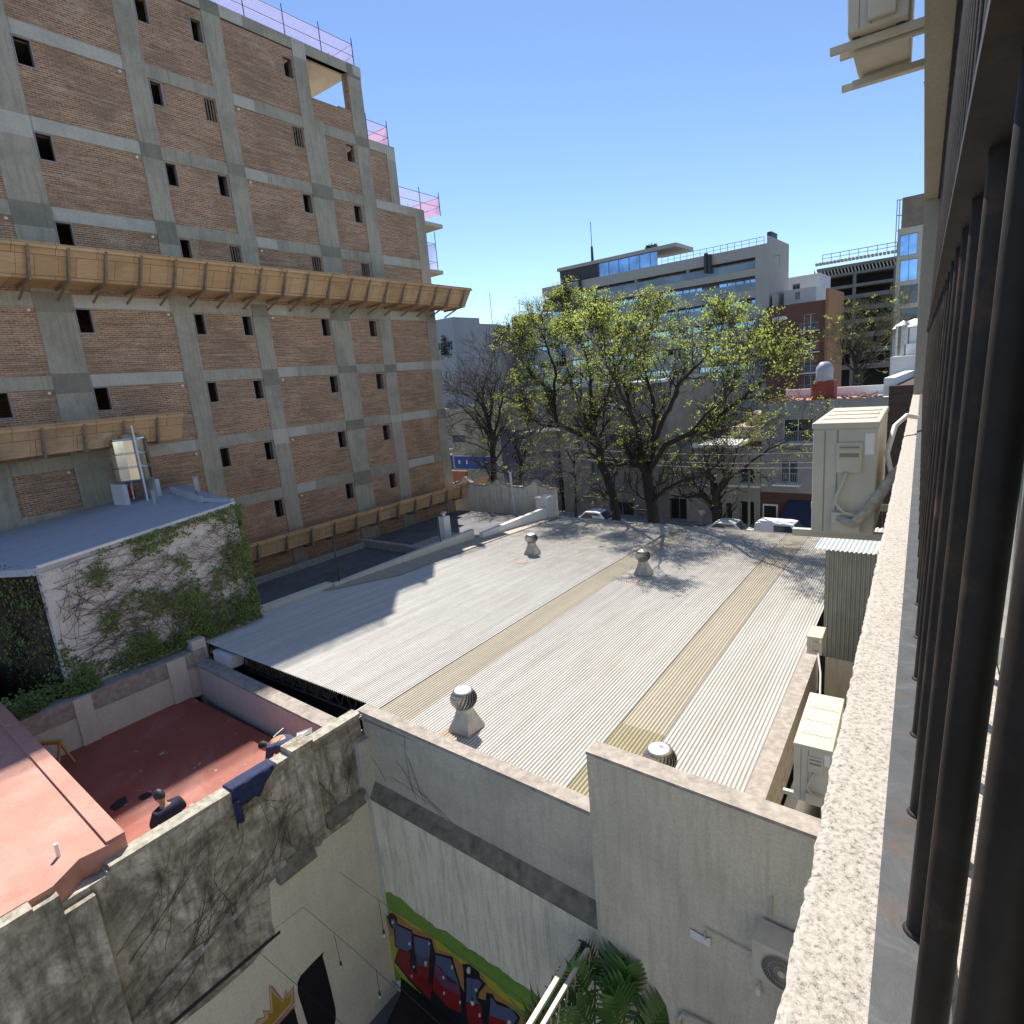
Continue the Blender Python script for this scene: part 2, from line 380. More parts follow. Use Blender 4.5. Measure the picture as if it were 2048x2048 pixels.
# ================================================================ SAFETY NETS ON THE ROOF EDGES
def netmat():
    t = NT('pink_mesh_net'); v = t.coord('yz'); 
    x = t.n('ShaderNodeSeparateXYZ'); t.l(v, x.inputs[0])
    def lines(o, per, wd): return t.math('LESS_THAN', t.math('FRACT', t.math('MULTIPLY', o, 1/per)), wd)
    g = t.math('MAXIMUM', lines(x.outputs[0], .06, .26), lines(x.outputs[1], .09, .16))
    t.b.inputs['Base Color'].default_value = (.74, .50, .74, 1)
    tr = t.n('ShaderNodeBsdfTransparent'); mx = t.n('ShaderNodeMixShader'); out = t.t.nodes['Material Output']
    t.l(g, mx.inputs[0]); t.l(tr.outputs[0], mx.inputs[1]); t.l(t.b.outputs[0], mx.inputs[2]); t.l(mx.outputs[0], out.inputs[0])
    tl = t.n('ShaderNodeBsdfTranslucent'); tl.inputs[0].default_value = (.80, .55, .80, 1); ad = t.n('ShaderNodeMixShader'); ad.inputs[0].default_value = .5
    t.l(t.b.outputs[0], ad.inputs[1]); t.l(tl.outputs[0], ad.inputs[2]); t.l(ad.outputs[0], mx.inputs[2]); return t.m
M['pink'] = netmat()
def safety_net(path, label, hpost=1.35, hnet=1.05):
    p0 = Vector(path[0]); e = empty('safety_net', p0, label, 'safety net', 'pink safety nets on the building edges')
    n = MB(); rail = MB()
    for a, b in zip(path, path[1:]):
        a, b = Vector(a), Vector(b); n.face([a+Vector((0,0,.06)), b+Vector((0,0,.06)), b+Vector((0,0,hnet)), a+Vector((0,0,hnet))])
        rail.tube([a+Vector((0,0,hnet)), b+Vector((0,0,hnet))], .014, 5); rail.tube([a+Vector((0,0,.5)), b+Vector((0,0,.5))], .012, 5)
        k = max(1, round((b-a).length/2.2))
        for i in range(k+1):
            q = a.lerp(b, i/k)
            MB().tube([q, q+Vector((0, 0, hpost))], .022, 6).build('post', M['dark'], e)
    n.build('netting', M['pink'], e); rail.build('rail', M['dark'], e)
safety_net([(XB-.15, 14.5, 16.76), (XB-.15, 24.8, 16.76), (XB-2.0, 24.8, 16.76)], 'long pink safety net along the highest roof edge of the brick block')
safety_net([(XB-.2, 25.2, 13.37), (XB-.2, 26.7, 13.37), (XB-2.6, 26.7, 13.37)], 'pink safety net on the second roof step of the brick block')
safety_net([(XB-.25, 27.1, 10.4), (XB-.3, 30.6, 10.4), (XB-3, 30.6, 10.4)], 'pink safety net on the third roof step beside the projecting balcony')
safety_net([(XB-.7, 29.1, 7.2), (XB-.7, 30.3, 7.2), (XB-3, 30.3, 7.2)], 'small pink safety net above the lowest balcony slab of the brick block', 2.3, 1.6)

# ================================================================ TIMBER CANOPIES
def canopy(name, ya, yb, xb, zb, xt, zt, xw, zw, step, label, end=True, brk=1):
    e = empty(name, (xb, ya, zb), label, 'timber canopy')
    f = MB(); n = max(1, round((yb-ya)/1.22))
    for i in range(n):
        a = ya+(yb-ya)*i/n; b = ya+(yb-ya)*(i+1)/n-.012; j = random.uniform(-.012, .012)
        f.prism([(xb+j, a, zb), (xb+j+.02, a, zb), (xt+j+.02, a, zt+j), (xt+j, a, zt+j)], (0, b-a, 0))
    f.build('fascia_board', M['wood'], e)
    fl = MB(); fl.prism([(xw, ya, zw), (xb-.03, ya, zb+.02), (xb-.03, ya, zb+.045), (xw, ya, zw+.025)], (0, yb-ya, 0)); fl.build('deck_board', M['wood'], e)
    rl = MB(); rl.bar((xt+.03, ya, zt-.12), (xt+.03, yb, zt-.12), .03, .10); rl.bar((xb+.04, ya, zb+.06), (xb+.04, yb, zb+.06), .03, .08); rl.build('rail', M['wood'], e)
    y = ya+.2
    while y < yb:
        b = MB(); 
        b.bar((xb+.06, y, zb-.10), (xt+.06, y, zt-.12), .05, .08, (0, 1, 0))
        b.bar((xb+.26, y, zb-.06), (xt+.04, y, zt-.10), .045, .07, (0, 1, 0))
        b.bar((xw, y, zw-.05), (xb+.30, y, zb-.06), .045, .09)
        if brk: b.bar((xw, y-.02, zw-.42), (xb+.05, y-.02, zb-.06), .045, .08)
        b.build('bracket', M['wood_dark'], e); y += step*random.uniform(.93, 1.07)
    if end:
        c = MB(); c.prism([(xw, yb-.03, zw), (xb, yb-.03, zb), (xt, yb-.03, zt), (xw+.2, yb-.03, zt-.1)], (0, .02, 0)); c.build('end_board', M['wood'], e)
    return e
canopy('timber_safety_canopy', -1, 30.3, -25.4, 4.70, -24.7, 5.75, XB, 4.62, 1.22, 'long orange plywood safety canopy across the middle of the brick block')
canopy('timber_safety_canopy', -1, 11.6, -25.25, -1.15, -24.75, -.12, XB, -1.1, 1.25, 'short weathered plywood canopy behind the steel water tank', brk=0)
canopy('timber_safety_canopy', 9.5, 31.6, -26.05, -7.15, -25.75, -6.27, XB, -7.35, 1.45, 'low brown plywood hoarding along the foot of the brick block', brk=0)
# ================================================================ WAREHOUSE WITH CORRUGATED ROOF
TH = -.045; TT = math.tan(TH)
def zr(y): t = y-8; return -6.98 - .022*t - .0012*t*t
def rl(xs, y, dz=0): return Vector((xs + TT*y, y, zr(y)+dz))      # xs: position across, measured at Y = 0
wh = empty('warehouse', (-10, 18, G), 'large warehouse with white corrugated roof crossed by yellowed translucent strips', 'building')
PITCH_C = .0762
def on_roof(u, v):
    d = ray(u, v); lo, hi = 1., 60.
    for _ in range(50):
        m = (lo+hi)/2
        if m*d.z > zr(m*d.y): lo = m
        else: hi = m
    return d*lo
def xs_of(u, v): p = on_roof(u, v); return p.x - TT*p.y
def roofmat(name, a, b, trans=0, dirt=.35, far=True):
    t = NT(name); v = t.coord(); n = t.noise(t.coord(scale=(6, .35, 1)), .8, 5, .65); f = t.noise(v, 6, 5, .7)
    c = t.ramp(n, [(.35, a), (.68, b)]); c = t.mix(1.0, c, t.ramp(f, [(.25, .88), (.75, 1.06)]), 'MULTIPLY')
    if far:   # leaf litter and grime collected under the trees, at the street end of the roof
        sp = t.n('ShaderNodeSeparateXYZ'); t.l(v, sp.inputs[0]); g = t.ramp(t.math('MULTIPLY', sp.outputs[1], .03), [(.50, 0), (.80, 1)])
        lit = t.ramp(t.noise(v, 2.2, 6, .75, .6), [(.34, 0), (.60, 1)]); c = t.mix(t.math('MULTIPLY', t.math('MULTIPLY', g, lit), .9), c, (.21, .175, .12))
    # darker tone along the troughs of the sheet, following the wave
    sx = t.n('ShaderNodeSeparateXYZ'); t.l(v, sx.inputs[0]); ww_ = t.math('SUBTRACT', sx.outputs[0], t.math('MULTIPLY', sx.outputs[1], TT))
    tro = t.ramp(t.math('SINE', t.math('MULTIPLY', ww_, 2*math.pi/PITCH_C)), [(0.0, 1), (.45, 0)]); c = t.mix(t.math('MULTIPLY', tro, .52), c, (.17, .16, .14))
    # thin dark lap lines between sheets
    spx = t.n('ShaderNodeSeparateXYZ'); t.l(v, spx.inputs[0]); xx = t.math('SUBTRACT', spx.outputs[0], t.math('MULTIPLY', spx.outputs[1], TT))
    lap = t.math('LESS_THAN', t.math('FRACT', t.math('MULTIPLY', xx, 1/.99)), .018)
    c = t.mix(t.math('MULTIPLY', lap, .45), c, (.22, .2, .17))
    blot = t.noise(t.coord(scale=(3, .8, 1)), .7, 6, .7, .5); c = t.mix(t.ramp(blot, [(.52, 0), (.70, .35)]), c, (.36, .32, .26))
    rows_ = t.math('LESS_THAN', t.math('FRACT', t.math('MULTIPLY', spx.outputs[1], 1/1.35)), .022); dots = t.math('LESS_THAN', t.math('FRACT', t.math('MULTIPLY', xx, 1/(PITCH_C*3))), .14)
    c = t.mix(t.math('MULTIPLY', t.math('MULTIPLY', rows_, dots), .35), c, (.10, .09, .08))
    t.col(c); t.b.inputs['Roughness'].default_value = .52; t.b.inputs['Metallic'].default_value = 0.0 if trans else .1
    return t.m
M['sheet'] = roofmat('galvanised_corrugated', (.50, .49, .46), (.64, .63, .60))
M['sheet2'] = roofmat('weathered_corrugated', (.44, .44, .42), (.54, .53, .50))
M['trans'] = roofmat('yellowed_fibreglass', (.42, .375, .29), (.52, .465, .36), 1)
M['trans2'] = roofmat('amber_fibreglass', (.30, .265, .14), (.38, .34, .19), 1, far=False)
def corrug(mb, x0, x1, y0, y1, dz=0, ny=26, amp=.017):
    i0, i1 = math.ceil(x0/PITCH_C*6), math.floor(x1/PITCH_C*6); rows = []
    for j in range(ny+1):
        y = y0+(y1-y0)*j/ny
        rows.append([mb.vert(rl(i*PITCH_C/6, y, dz + amp*math.sin(i/6*2*math.pi))) for i in range(i0, i1+1)])
    for a, b in zip(rows, rows[1:]):
        for k in range(len(a)-1): mb.f.append([a[k], a[k+1], b[k+1], b[k]]); mb.m.append(0)
XL = -18.25; XR = -2.03
YF = 7.75; YE = 28.6
s1a, s1b = xs_of(1015, 1255), xs_of(1050, 1290)
s1b = xs_of(1130, 1227); s2a = xs_of(1273, 1408); s2b = xs_of(1357, 1434)
s0a, s0b = xs_of(700, 1190)-.35, xs_of(735, 1205)
print('strips', s1a, s1b, s2a, s2b, s0a, s0b)
YM = 17.9
def clampx(a): return max(XL, min(XR, a))
segs = [(XL, s1a, 'sheet'), (s1a, s1b, 'trans'), (s1b, s2a, 'sheet'), (s2a, s2b, 'trans'), (s2b, XR, 'sheet')]
for a, b, m in segs:
    for (y0, y1, dz) in ((YF, YM+.15, .0), (YM, YE, -.012)):
        ya = y0
        if m == 'trans' and abs(a-s2a) < 1e-6 and y0 == YF: ya = 9.75
        for (xa_, xb_, yy_) in ((a, min(b, -10.2), ya), (max(a, -10.2), b, 7.22 if ya == YF else ya)):
            if xb_ <= xa_: continue
            q = MB(); corrug(q, xa_, xb_+.0001, yy_, y1, dz - (.006 if m == 'trans' else 0), 22)
            o = q.build('roof_sheet', M[m], wh, smooth=True)
q = MB(); corrug(q, s2a, s2b, 7.22, 9.85, .006, 8); q.build('roof_sheet', M['trans2'], wh, smooth=True, label='amber translucent sheet')
# flat grey-brown margin strip along the left edge
q = MB(); cb = []
x1 = xs_of(1000, 1065)
for j in range(13):
    y = 12.6+(YE-12.6)*j/12; k = min(1, j/2.0)
    cb.append((rl(XL-.0, y, .035), rl(XL+.2+1.25*k, y, .035)))
for a, b in zip(cb, cb[1:]): q.face([a[0], a[1], b[1], b[0]])
q.build('margin_strip', membrane('sandy_membrane', (.33, .29, .23), (.42, .38, .30)), wh)
# structure under the roof: walls, purlins, lattice truss at the open near end
q = MB()
q.box((-19.2, YE-.1, G), (-2.3, YE+.1, -8.45)); q.box((-18.75, 8.2, G), (-18.5, YE, -8.2)); q.box((-2.2, 8.2, G), (-2.0, YE, -8.2))
q.build('wall', M['whitebld'], wh)
q = MB(); q.box((-18.5, 8.4, -11.2), (-2, 8.6, -8.05)); q.box((-18.5, 8.0, -11.3), (-2, 28.4, -11.2)); q.build('inner_wall', M['dark'], wh)
tr = MB(); n = 22
for yy in (7.95,):
    for k in range(n):
        xa = -18.3+k*.5; xb_ = xa+.5
        A = rl(xa, yy, -.10); Bq = rl(xb_, yy, -.10); C = rl(xa+.25, yy, -.55)
        tr.bar(A, Bq, .05, .05); tr.bar(A, C, .03, .03); tr.bar(C, Bq, .03, .03)
        if k < n-1: tr.bar(C, rl(xb_+.25, yy, -.55), .05, .05)
tr.build('lattice_truss', M['dark'], wh)
q = MB()
for y in (9.2, 12, 15, 18): q.bar(rl(XL+.1, y, -.09), rl(XR-.1, y, -.09), .06, .10)
q.build('purlin', M['dark'], wh)
# gutter / edge line at street end
q = MB(); q.bar(rl(XL-1, YE+.06, -.06), rl(XR+.1, YE+.06, -.06), .12, .12); q.build('gutter', M['dark'], wh)
# left parapet with concrete cap, near part; right parapet
q = MB()
for ya, yb_ in ((7.7, 13.1),):
    q.prism([rl(XL-.42, ya, -.9), rl(XL-.02, ya, -.9), rl(XL-.02, ya, .16), rl(XL-.42, ya, .16)], rl(XL, yb_)-rl(XL, ya))
q.build('left_parapet', M['terracewall'], wh)
q = MB()
q.prism([rl(XL-.28, 9.55, .162), rl(XL-.0, 9.55, .162), rl(XL+.03, 9.55, .30), rl(XL-.3, 9.55, .30)], (0, .45, 0)); q.build('parapet_block', M['terracewall'], wh)
q = MB()
q.prism([rl(XR-.02, 7.0, -.9), rl(XR+.30, 7.0, -.9), rl(XR+.30, 7.0, .10), rl(XR-.02, 7.0, .10)], rl(XR, 15.0)-rl(XR, 7.0))
q.build('right_parapet', M['coping'], wh)

# ---- roof turbines
def turbine(p, label, rz=0):
    first = len(bpy.data.objects)
    e = empty('roof_turbine', p, label, 'roof ventilator', 'spinning ventilators on the corrugated roof')
    b = MB(); s_ = .27; t = .18; seg = []
    n = 16
    sq = []
    for i in range(n):
        a = 2*math.pi*i/n + math.pi/4; c, s2 = math.cos(a), math.sin(a); k = s_/max(abs(c), abs(s2)); sq.append((k*c, k*s2))
    r0_ = [b.vert(p+Vector((x, y, -.04))) for x, y in sq]; r1_ = [b.vert(p+Vector((x, y, .06))) for x, y in sq]
    r2_ = [b.vert(p+Vector((t*math.cos(2*math.pi*i/n+math.pi/4), t*math.sin(2*math.pi*i/n+math.pi/4), .50))) for i in range(n)]
    for A, Bq in ((r0_, r1_), (r1_, r2_)):
        for i in range(n): b.f.append([A[i], A[(i+1) % n], Bq[(i+1) % n], Bq[i]]); b.m.append(0)
    b.build('flared_base', M['steel_dull'], e)
    MB().lathe([(.17, .49), (.185, .50), (.185, .60), (.17, .61)], p, 24).build('collar', M['steel_dull'], e, smooth=False)
    fins = MB(); N = 22
    def prof(s): th = -1.05+s*2.0; return .285*math.cos(th)**.8, .80+.23*math.sin(th)
    for k in range(N):
        a0 = 2*math.pi*k/N
        for j in range(8):
            s0, s1_ = j/8, (j+1)/8; r_a, za = prof(s0); r_b, zb_ = prof(s1_)
            tw0 = a0+.75*s0; tw1 = a0+.75*s1_
            def pt(r, a, z_): return p+Vector((r*math.cos(a), r*math.sin(a), z_))
            fins.face([pt(r_a, tw0, za), pt(r_a*.86, tw0+.30, za), pt(r_b*.86, tw1+.30, zb_), pt(r_b, tw1, zb_)])
    f = fins.build('fin', M['steel'], e); md = f.modifiers.new('s', 'SOLIDIFY'); md.thickness = .006
    MB().lathe([(.10, .60), (.21, .80), (.10, .97)], p, 16).build('core', M['dark'], e, smooth=True)
    MB().lathe([(.205, .995), (.20, 1.02), (.15, 1.035), (.13, 1.03), (.09, 1.045), (.06, 1.04), (.03, 1.06), (.0, 1.062)], p, 28).build('cap', M['steel'], e, smooth=True)
    for ch in e.children:
        for v_ in ch.data.vertices: v_.co.z = p.z+(v_.co.z-p.z)*.88
    return e
M['steel_dull'] = plain('dull_zinc', (.42, .41, .38), .6, .45, var=.18, scale=5)
for (u, v, lb) in ((934, 1458, 'largest ventilator, in front, just behind the vine-scarred white wall'), (1287, 1148, 'ventilator in the middle of the roof at the edge of the tree shadow'),
                   (1065, 1108, 'small far ventilator near the left margin strip of the roof'), (1322, 1592, 'ventilator half hidden behind the tall grey wall')):
    turbine(on_roof(u, v), lb)
q = MB()   # rust bled from the ventilator bases
for (u, v) in ((915, 1462), (1272, 1160), (1050, 1124)):
    p = on_roof(u, v); xs = p.x-TT*p.y; q = MB(); corrug(q, xs-.30, xs+.15, p.y-.30, p.y+.1, .003, 3); q.build('rust_stain', plain('rust_tint', (.46, .38, .31), .8, var=.25, scale=14), wh, smooth=True)

# ================================================================ LOW HOUSE BETWEEN WAREHOUSE AND BRICK BLOCK
nh = empty('neighbour_house', (-22, 20, G), 'low house with dark flat roofs between the warehouse and the brick block', 'building')
q = MB(); q.box((-26.0, 9.6, -14), (-18.9, 28.4, -8.0)); q.build('flat_roof', M['darkroof'], nh)
q = MB(); q.box((-25.6, 19.7, -8.0), (-18.6, 19.95, -7.62)); q.box((-25.2, 10, -8.0), (-24.95, 19.7, -7.75)); q.build('roof_kerb', M['coping'], nh)
q = MB()
def rp(xa, ya, xb_, yb_, zt, th=.22, zb=-9): q.prism([(xa-th, ya, zb), (xa, ya, zb), (xa, ya, zt), (xa-th, ya, zt)], (xb_-xa, yb_-ya, 0))
rp(-18.75, 13.1, -18.9, 21.6, -7.0)
q.build('parapet', M['terracewall'], nh)
q = MB(); q.box((-18.85, 21.9, -8.6), (-18.6, 27.8, -7.25)); q.build('white_kerb', M['white'], nh)
q = MB(); q.box((-19.3, 27.7, -9), (-18.5, 28.5, -6.75)); q.box((-19.35, 27.65, -6.75), (-18.45, 28.55, -6.68)); q.build('pier', M['whitebld'], nh)
q = MB(); 
q.box((-21.5, 19.4, -8.0), (-19.2, 22.4, -7.55)); q.build('raised_slab', M['coping'], nh)
ch = MB(); c0 = Vector((-20.3, 21.0, -7.55)); ch.box(c0+Vector((-.22, -.22, 0)), c0+Vector((.22, .22, 1.25))); ch.build('chimney', M['white'], nh)
MB().lathe([(.12, 1.25), (.12, 1.4), (.2, 1.42), (.2, 1.46), (.05, 1.5)], c0, 12).build('chimney_cap', M['steel'], nh)
MB().box((-19.6, 18.2, -7.5), (-19.25, 18.9, -7.3)).build('vent_box', M['coping'], nh)
# ornamental street wall with curved top
cw = empty('curved_top_wall', (-24, 28.6, -8), 'old white wall with baroque curved top at the street end of the low house', 'wall')
pr = []; N = 90; a0, a1 = -28.6, -19.9
for i in range(N+1):
    a = a0+(a1-a0)*i/N; t = (i/N*3.0) % 1.0
    h = -6.55 + .42*math.exp(-((t-.5)/.13)**2) + .16*(abs(t-.5) < .30) + .12*math.cos(2*math.pi*t)*.6
    pr.append((a, 28.5, h))
q = MB(fB); pts = [(a0, 28.5, -9), *pr, (a1, 28.5, -9)]
for i in range(len(pr)-1):
    p0, p1 = pr[i], pr[i+1]
    q.face([(p0[0], 28.5, -9), (p1[0], 28.5, -9), p1, p0]); q.face([p0, p1, (p1[0], 28.72, p1[2]), (p0[0], 28.72, p0[2])]); q.face([(p1[0], 28.72, -14), (p0[0], 28.72, -14), (p0[0], 28.72, p0[2]), (p1[0], 28.72, p1[2])])
q.face([(a1, 28.5, -9), (a1, 28.72, -9), (a1, 28.72, pr[-1][2]), (a1, 28.5, pr[-1][2])])
q.build('wall_body', M['whitewall'], cw)
q = MB(fB)
for i in range(0, N, 1):
    p0, p1 = Vector(pr[i]), Vector(pr[i+1]); q.bar(p0+Vector((0, .1, .03)), p1+Vector((0, .1, .03)), .34, .07)
q.build('moulded_coping', M['coping'], cw)
q = MB(fB); q.tube([(-23.0, 28.4, -8.6), (-23.1, 28.4, -5.55)], .07, 8); q.build('drain_pipe', M['white'], cw)
# thin antenna poles and bent cable post on the parapet
for (x, y, h, lb) in ((-18.85, 13.4, 1.7, 'thin bent black pole at the left parapet of the corrugated roof'), (-18.9, 19.2, 1.3, 'straight thin black pole on the far parapet of the dark roofs')):
    q = MB(); q.tube([(x, y, -7.3), (x-.02, y, -7.0+h), (x-.05, y+.3, -6.9+h)], .03, 6)
    q.tube([(x, y, -6.7), (x-.1, y-.5, -6.5)], .02, 5); q.build('antenna_pole', M['dark'], label=lb, cat='pole')
# ================================================================ NEAR COURT: WALLS
XD = -10.2
DU, DL = 6.93, 6.75          # depth of the upper and the lower part of the white cross wall
ZT = -8.3                    # red terrace floor
cf = MB(); cf.box((-10.6, -8, -14.62), (-1, 7.2, -14.3)); cf.build('court_floor', plain('court_paving', (.13, .13, .135), .8, var=.2, scale=2), kind='structure')

# --- long mouldy wall between the court and the red terrace
dw = empty('mouldy_boundary_wall', (XD, 3, -14.3), 'long mouldy cement wall with buttresses and dead vines between red terrace and white court', 'wall')
q = MB(); q.box((XD-.22, 2.25, -14.4), (XD, 7.22, -6.9)); q.box((XD-.22, -8, -14.4), (XD, 2.25, -6.95)); q.build('wall_body', M['dirty'], dw)
q = MB()
q.box((XD-.27, 2.3, -6.9), (XD+.02, 7.25, -6.83)); q.build('coping', plain('lichened_coping', (.36, .34, .28), .9, var=.4, scale=9, bump=.5, bscale=20), dw)
def on_d(u, v, x=XD): p = PX(u, v, x); return (p.y, p.z)
# buttress near the middle, from the photograph's (540..640, 1490..1720)
b1 = [on_d(538, 1524), on_d(597, 1495), on_d(627, 1700), on_d(612, 1708)]
q = MB(); q.box((XD, 5.55, -8.85), (XD+.09, 5.95, -6.83)); q.box((XD-.3, 5.5, -6.83), (XD+.1, 5.98, -6.72)); q.build('buttress', M['dirty'], dw)
q = MB(); q.box((XD, 1.62, -14.3), (XD+.14, 2.02, -7.05)); q.build('buttress', M['dirty'], dw)
q = MB(); q.box((XD, 1.25, -10.45), (XD+.06, 1.9, -10.2)); q.build('exposed_brick', plain('burnt_brick', (.30, .12, .06), .9, var=.3), dw)
# sloped ledges where the old thick lower wall ends
for (ya, yb_, za, zb_) in ((5.98, 6.95, -8.55, -8.78), (4.75, 5.6, -8.9, -9.12)):
    q = MB(); q.prism([(XD+.01, ya, za), (XD+.17, ya, zb_), (XD+.17, ya, zb_-.06), (XD+.01, ya, zb_-.06)], (0, yb_-ya, 0)); q.build('sloped_ledge', M['ledge'], dw)
q = MB(); q.prism([(XD+.012, 2.0, -9.6), (XD+.07, 2.0, -9.68), (XD+.012, 2.0, -9.76)], (0, 3.0, .75)); q.build('moulding', M['dirty'], dw)
# white painted lower part (surface painted up to an irregular line)
pts = [on_d(665, 1412+0)]
poly = [(2.6, -14.3), (2.6, -13.2)] + [on_d(u, v) for u, v in ((330, 2070), (420, 2000), (505, 1925), (550, 1865), (543, 1840), (540, 1790), (536, 1760), (541, 1748), (585, 1722), (612, 1700), (640, 1690), (645, 1680), (700, 1640))] + [(7.09, -8.72), (7.09, -14.3)]
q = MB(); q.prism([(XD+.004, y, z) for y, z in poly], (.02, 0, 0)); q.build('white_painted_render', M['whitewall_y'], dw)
# black stripe along the foot of the mould line
pa, pb = on_d(558, 1862), on_d(340, 2048)
q = MB(); q.bar((XD+.03, *pa), (XD+.03, *pb), .03, .05); q.build('conduit', M['dark'], dw)
# dead vines on the mouldy wall
rv = random.Random(11)
def vine(mb, surf, start, ang, length, wid, depth=0, spread=.5, step=.09, grav=0):
    p = Vector(start); pts = [surf(*p)]; n = int(length/step); a = ang
    for i in range(n):
        a += rv.gauss(0, .15) + grav*math.sin(a)
        p = p + Vector((math.cos(a), math.sin(a)))*step; pts.append(surf(*p))
        if depth < 3 and rv.random() < .16: vine(mb, surf, p, a+rv.choice((-1, 1))*rv.uniform(.3, spread), length*rv.uniform(.3, .7)*(1-i/n), wid*.7, depth+1, spread, step, grav)
    mb.tube(pts, [wid*(1-.7*i/len(pts)) for i in range(len(pts))], 3, cap=False)
q = MB(); S = lambda y, z: Vector((XD+.03, min(max(y, .0), 6.9), z))
for s_, a, l in (((2.2, -9.6), .9, 2.6), ((2.6, -9.9), 1.1, 2.6), ((3.2, -9.6), 1.2, 2.4), ((3.9, -9.5), 1.5, 2.2), ((4.4, -9.0), 1.0, 2.0), ((4.9, -8.8), 1.6, 1.8), ((5.2, -8.7), 2.2, 1.6), ((6.3, -8.5), 1.8, 1.5), ((6.6, -8.4), 1.4, 1.4), ((.9, -10.0), 1.4, 2.5), ((.5, -9.6), .9, 2.2), ((1.2, -9.8), 1.8, 2.0), ((3.0, -9.2), .6, 2.2), ((2.2, -8.6), .5, 2.4)):
    vine(q, S, s_, a, l, .008, 0, .7); vine(q, S, (s_[0]+rv.uniform(-.3, .3), s_[1]+rv.uniform(.2, 1.2)), a+rv.uniform(-.6, .6), l*.8, .006, 0, .8)
vn = q.build('vine_stem', plain('dead_vine', (.085, .065, .045), .9), dw)
q = MB(); S2 = lambda a, z: W(a, DU-.02, z)
for s_, a, l in (((-9.9, -8.35), 2.4, 1.3), ((-8.9, -8.4), 2.35, 1.7), ((-8.1, -8.5), 2.6, 1.8), ((-7.9, -8.5), 2.5, 1.6), ((-8.6, -8.4), 2.2, 1.2)): vine(q, S2, s_, a, l, .0045, 1, .3)
vn2 = q

# --- white cross wall with graffiti
ww = empty('white_court_wall', W(-7.5, DU, -14.3), 'white court wall with a dark sloping ledge and a red and blue graffiti piece', 'wall')
q = MB(fB); q.box((-10.45, DU, -14.3), (-4.45, DU+.22, -6.87)); q.build('upper_wall', M['upperwall'], ww)
q = MB(fB); q.box((-10.50, DU-.03, -6.87), (-4.45, DU+.27, -6.80)); q.build('coping', M['coping'], ww)
q = MB(fB); q.prism([(-10.4, DU-.005, -8.52), (-10.4, DL-.02, -8.80), (-10.4, DL-.02, -8.86), (-10.4, DU-.005, -8.86)], (6.0, 0, 0)); q.build('sloped_ledge', M['ledge'], ww)
q = MB(fB); q.box((-10.48, DL, -14.3), (-4.45, DU-.008, -8.83)); q.build('lower_wall', M['whitewall'], ww)
vn2.build('vine_stem', MATS['dead_vine'], ww)
def gb(u, v, d=DL): p = Bp(u, v, d); return (p.x, p.z)
def paint(name, pts, c, lay, parent=ww, d=DL, rough=.6):
    q = MB(fB); q.prism([(a, d-.003*lay-.001, z) for a, z in pts], (0, -.0018, 0)); return q.build(name, c if not isinstance(c, tuple) else plain('paint_%d_%d_%d' % tuple(int(x*100) for x in c), c, rough, var=.12, scale=4), parent)
z3 = lambda x, y: gb(740+x/4.83, 1780+y/4.83)
rg = random.Random(5)
top = []
for x, y in ((105, -10), (200, 20), (300, 80), (400, 175), (500, 250), (600, 325), (700, 385), (800, 450), (900, 520), (1000, 585), (1100, 655), (1200, 730), (1300, 800), (1400, 880), (1500, 935), (1600, 1010), (1700, 1070), (1800, 1140), (1900, 1200), (2100, 1330)):
    top.append(z3(x, y)); top.append(z3(x+40, y+rg.uniform(10, 45)))
paint('green_band', top + [z3(2100, 1600), z3(1300, 1500), z3(300, 870), z3(220, 880), z3(210, 760), z3(150, 350), z3(120, 150)], (.17, .30, .045), 1)
paint('yellow_field', [z3(*p) for p in ((135, 170), (260, 225), (600, 430), (800, 610), (1000, 740), (1200, 890), (1300, 990), (1500, 1120), (1640, 1300), (1700, 1500), (1500, 1500), (1000, 1300), (320, 860), (215, 700), (190, 500), (150, 330))], (.42, .40, .04), 2)
paint('orange_halo', [z3(*p) for p in ((150, 180), (200, 205), (260, 225), (400, 350), (610, 440), (650, 570), (800, 620), (860, 690), (1080, 810), (1150, 930), (1210, 990), (1380, 1110), (1480, 1210), (1520, 1340), (1400, 1420), (1120, 1330), (1080, 1090), (900, 1000), (800, 800), (600, 640), (200, 430), (150, 260))], (.42, .20, .07), 3)
outl = [(165, 240), (180, 222), (230, 222), (268, 262), (268, 318), (410, 385), (420, 418), (600, 470), (632, 600), (800, 640), (880, 920), (915, 985), (905, 760), (895, 710), (960, 712), (1060, 790), (1070, 850), (1125, 905), (1060, 985), (1050, 1040), (1120, 1060), (1130, 985), (1190, 1000), (1215, 1060), (1380, 1130), (1455, 1225), (1430, 1330), (1440, 1600), (900, 1500), (600, 1100), (380, 870), (240, 690), (280, 560), (245, 540), (235, 375), (200, 350)]
paint('black_outline', [z3(*p) for p in outl], (.012, .01, .014), 4)
blue = (.10, .12, .21); red = (.26, .012, .015); pur = (.16, .06, .10)
